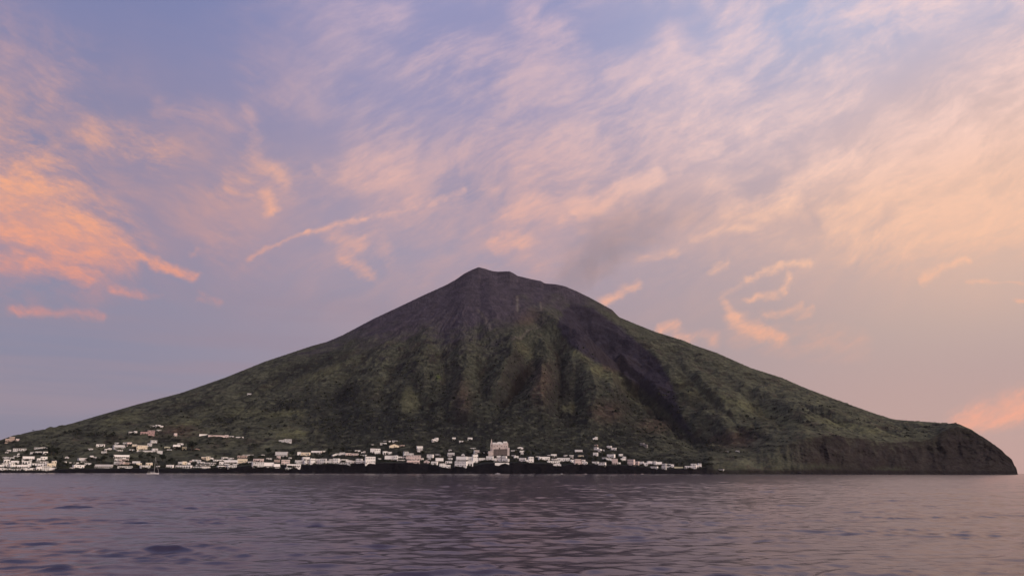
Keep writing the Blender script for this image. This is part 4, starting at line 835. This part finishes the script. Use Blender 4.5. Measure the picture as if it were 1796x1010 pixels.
def build_rocks():
    '''black boulders along the foot of the coast: uncountable, one object'''
    g = np.random.default_rng(4); bm = bmesh.new(); mat = material('black_lava_boulder', (.016, .015, .018), 1, .4, .4)
    for k in range(900):
        px = g.uniform(-60, 1780); j = int(np.clip(np.searchsorted(AZ, az_te(px, WL)[0]), 1, NA - 2)); a = AZ[j]
        d = S[j] + g.normal(0, 3.5); r = float(np.exp(g.normal(.15, .5))) * (1.0 if px < 1240 else 1.5)
        m = Matrix.Translation((d * math.sin(a), d * math.cos(a), g.uniform(-.3, .5) * r)) @ Matrix.Rotation(g.uniform(0, 6), 4, 'Z') @ Matrix.Diagonal((r * g.uniform(.8, 1.6), r, r * g.uniform(.5, .9), 1))
        v = bmesh.ops.create_icosphere(bm, subdivisions=1, radius=1, matrix=m)['verts']
        for q in v: q.co += Vector(g.normal(0, .13 * r, 3))
    o = fin(bm, 'shore_rocks', mat); tag(o, 'black lava boulders along the waterline of the island', 'rocks', kind='stuff')
build_rocks()

def build_scrub():
    """maquis on the lower slopes and gardens: uncountable, one object"""
    g = np.random.default_rng(21); n = 17000
    px = g.uniform(-150, 1640, n); u = g.random(n) ** 3.6
    i = (66 + u * 215).astype(int); j = np.clip(np.searchsorted(AZ, az_te(px, np.full(n, WL))[0]), 1, NA - 2)
    keep = (alb[i, j].sum(-1) < .105 + .05 * g.random(n)) & (H[i, j] > 6)
    keep &= ~((HX[i, j] > 1260) & (T[i, j] < t0[i, j] * 1.05))
    i, j = i[keep], j[keep]; n = len(i)
    base = np.stack([WX[i, j], WY[i, j], H[i, j]], -1) + np.concatenate([g.normal(0, 1.2, (n, 2)), np.zeros((n, 1))], 1)
    # gardens: bushes against the walls and between the houses
    gb = []
    for q in REC:
        wx, wy, wz, _i, _j = hit(q['x'], q['y']); sc = depth_of(wx, wy, wz) / F; w = (q['x1'] - q['x0']) * sc
        if q['k'] == 'w': continue
        for _ in range(g.integers(5, 11)):
            u = g.uniform(-.75, .75) * w; dd = g.uniform(-4, 1) if abs(u) > w * .5 else g.uniform(-4.5, -1.6); a = math.atan2(wx, wy)
            gb.append((wx + u * math.cos(a) + dd * math.sin(a), wy - u * math.sin(a) + dd * math.cos(a), wz + dd * .16 - .3))
    base = np.concatenate([base, np.array(gb)]); i = np.concatenate([i, np.full(len(gb), 70)]); j = np.concatenate([j, np.full(len(gb), NA // 2)]); n = len(base)
    rad = g.uniform(1.0, 2.3, n) * np.where(g.random(n) < .12, 1.7, 1) * (1 + .9 * sstep(T[i, j], .1, .5))
    m = 9
    off = g.normal(0, 1, (n, m, 3)); off /= np.linalg.norm(off, axis=-1, keepdims=True); off[..., 2] = np.abs(off[..., 2]) * .9 + .1
    c = base[:, None] + off * rad[:, None, None] * g.uniform(.55, 1.0, (n, m, 1)) * np.array([1.15, 1.15, .85])
    a = g.normal(0, 1, (n, m, 3)); a /= np.linalg.norm(a, axis=-1, keepdims=True); b = np.cross(a, g.normal(0, 1, (n, m, 3))); b /= np.linalg.norm(b, axis=-1, keepdims=True)
    s = (rad[:, None] * g.uniform(.35, .65, (n, m)))[..., None]
    q = np.stack([c - a * s - b * s * .7, c + a * s - b * s * .8, c + a * s * .8 + b * s, c - a * s * .9 + b * s * .7], 2).reshape(-1, 3).astype(np.float32)
    me = bpy.data.meshes.new('maquis_scrub'); k = len(q)
    me.vertices.add(k); me.vertices.foreach_set('co', q.ravel()); me.loops.add(k); me.loops.foreach_set('vertex_index', np.arange(k, dtype=np.int32))
    me.polygons.add(k // 4); me.polygons.foreach_set('loop_start', np.arange(0, k, 4, dtype=np.int32)); me.update(calc_edges=True); me.materials.append(LEAF[3])
    tag(link(bpy.data.objects.new('maquis_scrub', me)), 'dark green maquis scrub covering the lower slopes and gardens', 'scrub', kind='stuff')
build_scrub()

# ------------------------------------------------------------------ boats
def water_point(px, d):
    a = float(az_te(px, WL)[0]); return d * math.sin(a), d * math.cos(a), a
def hull_part(root, L, W, Hh, mat, name='hull'):
    bm = bmesh.new(); st = 11; rows = []
    for i in range(st):
        t = i / (st - 1); w = W / 2 * (1 - max(0, (t - .45) / .55) ** 2.2) * (.82 + .18 * min(1, t * 4)); sh = Hh * (1 + .28 * t * t); x = (t - .5) * L
        rake = .06 * L * max(0, t - .8) * 5
        rows.append([bm.verts.new(p) for p in ((x, -w, sh), (x, -w * .93, Hh * .35), (x - rake * .6, -w * .5, -Hh * .3), (x - rake, 0, -Hh * .45), (x - rake * .6, w * .5, -Hh * .3), (x, w * .93, Hh * .35), (x, w, sh))])
    for i in range(st - 1):
        for k in range(6): bm.faces.new((rows[i][k], rows[i + 1][k], rows[i + 1][k + 1], rows[i][k + 1]))
        bm.faces.new((rows[i][6], rows[i + 1][6], rows[i + 1][0], rows[i][0]))
    bm.faces.new(rows[0])
    return fin(bm, name, mat, root)
def build_boats():
    gel = material('white_gelcoat', (.48, .47, .52), .35, .04, .5, .5); alu = material('mast_aluminium', (.55, .55, .56), .4, .05, 1, .5); can = material('navy_canvas', (.03, .04, .08), .9, .1, 2); teak = material('teak_deck', (.20, .14, .09), .8, .2, 4)
    x, y, a = water_point(268.5, 1010); r = empty('sailing_boat', (x, y, 0), -a + .28)
    tag(r, 'white sailing boat at anchor with bare mast below the left village', 'sailing boat')
    L = 13.8
    h = hull_part(r, L, 4.1, 1.25, gel); part('deck', teak, h, (-L * .46, L * .2, -1.5, 1.5, 1.36, 1.42))
    bm = bmesh.new(); bm_prism(bm, [(-2.6, 1.421), (3.0, 1.421), (2.2, 2.0), (-2.2, 2.1)], -1.1, 1.1); c = fin(bm, 'cabin', gel, r)
    for s in (-1.1, 1.1): window(c, 0, s, 1.58, 2.6, .28, DARK)
    bm = bmesh.new(); bm_tube(bm, (1.2, 0, 1.3), (1.0, 0, 20.2), .13, .09, 8); m = fin(bm, 'mast', alu, r)
    bm = bmesh.new(); bm_tube(bm, (1.1, -1.1, 8.5), (1.1, 1.1, 8.5), .05, .05, 5); bm_tube(bm, (1.05, -.8, 14), (1.05, .8, 14), .05, .05, 5); fin(bm, 'spreader', alu, m)
    bm = bmesh.new(); bm_tube(bm, (1.1, 0, 2.9), (-4.6, 0, 2.8), .09, .07, 6); b = fin(bm, 'boom', alu, r)
    bm = bmesh.new(); bm_tube(bm, (1.0, 0, 3.15), (-4.3, 0, 3.0), .26, .16, 8); fin(bm, 'sail_cover', can, b)
    bm = bmesh.new(); bm_tube(bm, (6.6, 0, 1.6), (1.05, 0, 19.6), .10, .05, 5); fin(bm, 'furled_jib', gel, r)
    bm = bmesh.new(); bm_tube(bm, (-6.4, 0, 1.3), (1.0, 0, 20), .02, .02, 4); fin(bm, 'backstay', alu, r)
    part('bimini', can, r, (-5.6, -3.2, -1.2, 1.2, 3.2, 3.3)); part('bimini_frame', alu, r, (-5.55, -5.45, -1.15, -1.05, 1.42, 3.198), (-5.55, -5.45, 1.05, 1.15, 1.42, 3.198), (-3.35, -3.25, -1.15, -1.05, 1.42, 3.198), (-3.35, -3.25, 1.05, 1.15, 1.42, 3.198))
    for px, d, L, col, lab in ((873, 1420, 9.0, gel, 'white motor boat off the cliff straight below the church'), (985, 1480, 5.2, gel, 'tiny white boat under the gabled house low on the cliff'), (1027, 1480, 4.6, PLASTER['p'], 'tiny pinkish boat by the cliff foot right of the middle of the village'), (1126, 1540, 5.6, PLASTER['p'], 'small pinkish boat near the rocks below the rosy house')):
        x, y, a = water_point(px, d); r = empty('motor_boat', (x, y, 0), -a + random.uniform(-.3, .3)); tag(r, lab, 'motor boat', 'small boats along the shore')
        hull_part(r, L, L * .32, L * .10, col)
        bm = bmesh.new(); bm_prism(bm, [(-L * .16, L * .10), (L * .2, L * .10), (L * .08, L * .2), (-L * .14, L * .21)], -L * .1, L * .1); c = fin(bm, 'cabin', gel, r)
        bm = bmesh.new(); bm_prism(bm, [(L * .135, L * .135), (L * .17, L * .135), (L * .105, L * .19), (L * .07, L * .19)], -L * .09, L * .09); fin(bm, 'windscreen', DARK, c)
        part('outboard_motor', DARK, r, (-L * .56, -L * .5, -.2, .2, -.2, L * .14))
build_boats()

# ------------------------------------------------------------------ air: thin dusk haze round everything, and the crater's smoke
def build_air():
    m = bpy.data.materials.new('haze_air'); m.use_nodes = True; t = m.node_tree; t.nodes.clear()
    v = t.nodes.new('ShaderNodeVolumePrincipled'); o = t.nodes.new('ShaderNodeOutputMaterial'); t.links.new(v.outputs[0], o.inputs['Volume'])
    v.inputs['Color'].default_value = (.80, .80, .95, 1); v.inputs['Density'].default_value = 0.9e-5; v.inputs['Anisotropy'].default_value = 0.2
    bm = bmesh.new(); bm_box(bm, -9300, 9300, -9300, 9300, -27, 1750); h = fin(bm, 'haze', m); tag(h, kind='stuff')
    tag(h, 'thin lavender dusk haze over the sea and the volcano', 'haze')
build_air()
def build_smoke():
    m = bpy.data.materials.new('volcanic_smoke'); m.use_nodes = True; t = m.node_tree; t.nodes.clear(); N = Nodes(t)
    v = N.new('ShaderNodeVolumePrincipled'); o = N.new('ShaderNodeOutputMaterial'); t.links.new(v.outputs[0], o.inputs['Volume'])
    v.inputs['Color'].default_value = (.62, .58, .60, 1)
    # the plume leans downwind: object space runs 0..1 up its axis, cross section widens
    co = N.new('ShaderNodeTexCoord').outputs['Object']; x, y, z = N.sep(co)
    cx = N.m('MULTIPLY', N.m('POWER', N.m('MAXIMUM', z, 0.0), 1.35), SM_LEAN)
    wd = N.m('ADD', 85.0, N.m('MULTIPLY', z, 430.0))
    u = N.m('DIVIDE', N.m('SUBTRACT', x, cx), wd); w = N.m('DIVIDE', y, wd)
    rad = N.m('SQRT', N.m('ADD', N.m('MULTIPLY', u, u), N.m('MULTIPLY', w, w)))
    n = N.noise(N.v('MULTIPLY', co, (1, 1, SM_H)), .011, 4, .6)
    body = N.rng(N.m('ADD', rad, N.m('MULTIPLY', N.m('SUBTRACT', n, .5), 1.9)), 1.0, .15, 0, 1, True)
    body = N.m('MULTIPLY', body, N.rng(z, 1.0, .25, 0, 1, True))
    N.put(v.inputs['Density'], N.m('MULTIPLY', body, .0016))
    wx, wy = 3420 * math.sin(az_te(993, 500)[0]), 3420 * math.cos(az_te(993, 500)[0])
    bm = bmesh.new(); rings = []
    for i in range(9):
        zz = i / 8; r = (85 + zz * 430) * 1.25; c = SM_LEAN * zz ** 1.35
        rings.append([bm.verts.new((c + r * math.cos(a), r * math.sin(a), zz)) for a in np.linspace(0, 2 * math.pi, 20, endpoint=False)])
    for i in range(8):
        for k in range(20): bm.faces.new((rings[i][k], rings[i][(k + 1) % 20], rings[i + 1][(k + 1) % 20], rings[i + 1][k]))
    bm.faces.new(rings[0][::-1]); bm.faces.new(rings[-1])
    s = fin(bm, 'smoke_plume', m, loc=(wx, wy, 790)); s.scale = (1, 1, SM_H)
    tag(s, 'faint grey smoke plume drifting up to the right behind the summit', 'smoke')
SM_H, SM_LEAN = 600.0, 640.0
build_smoke()
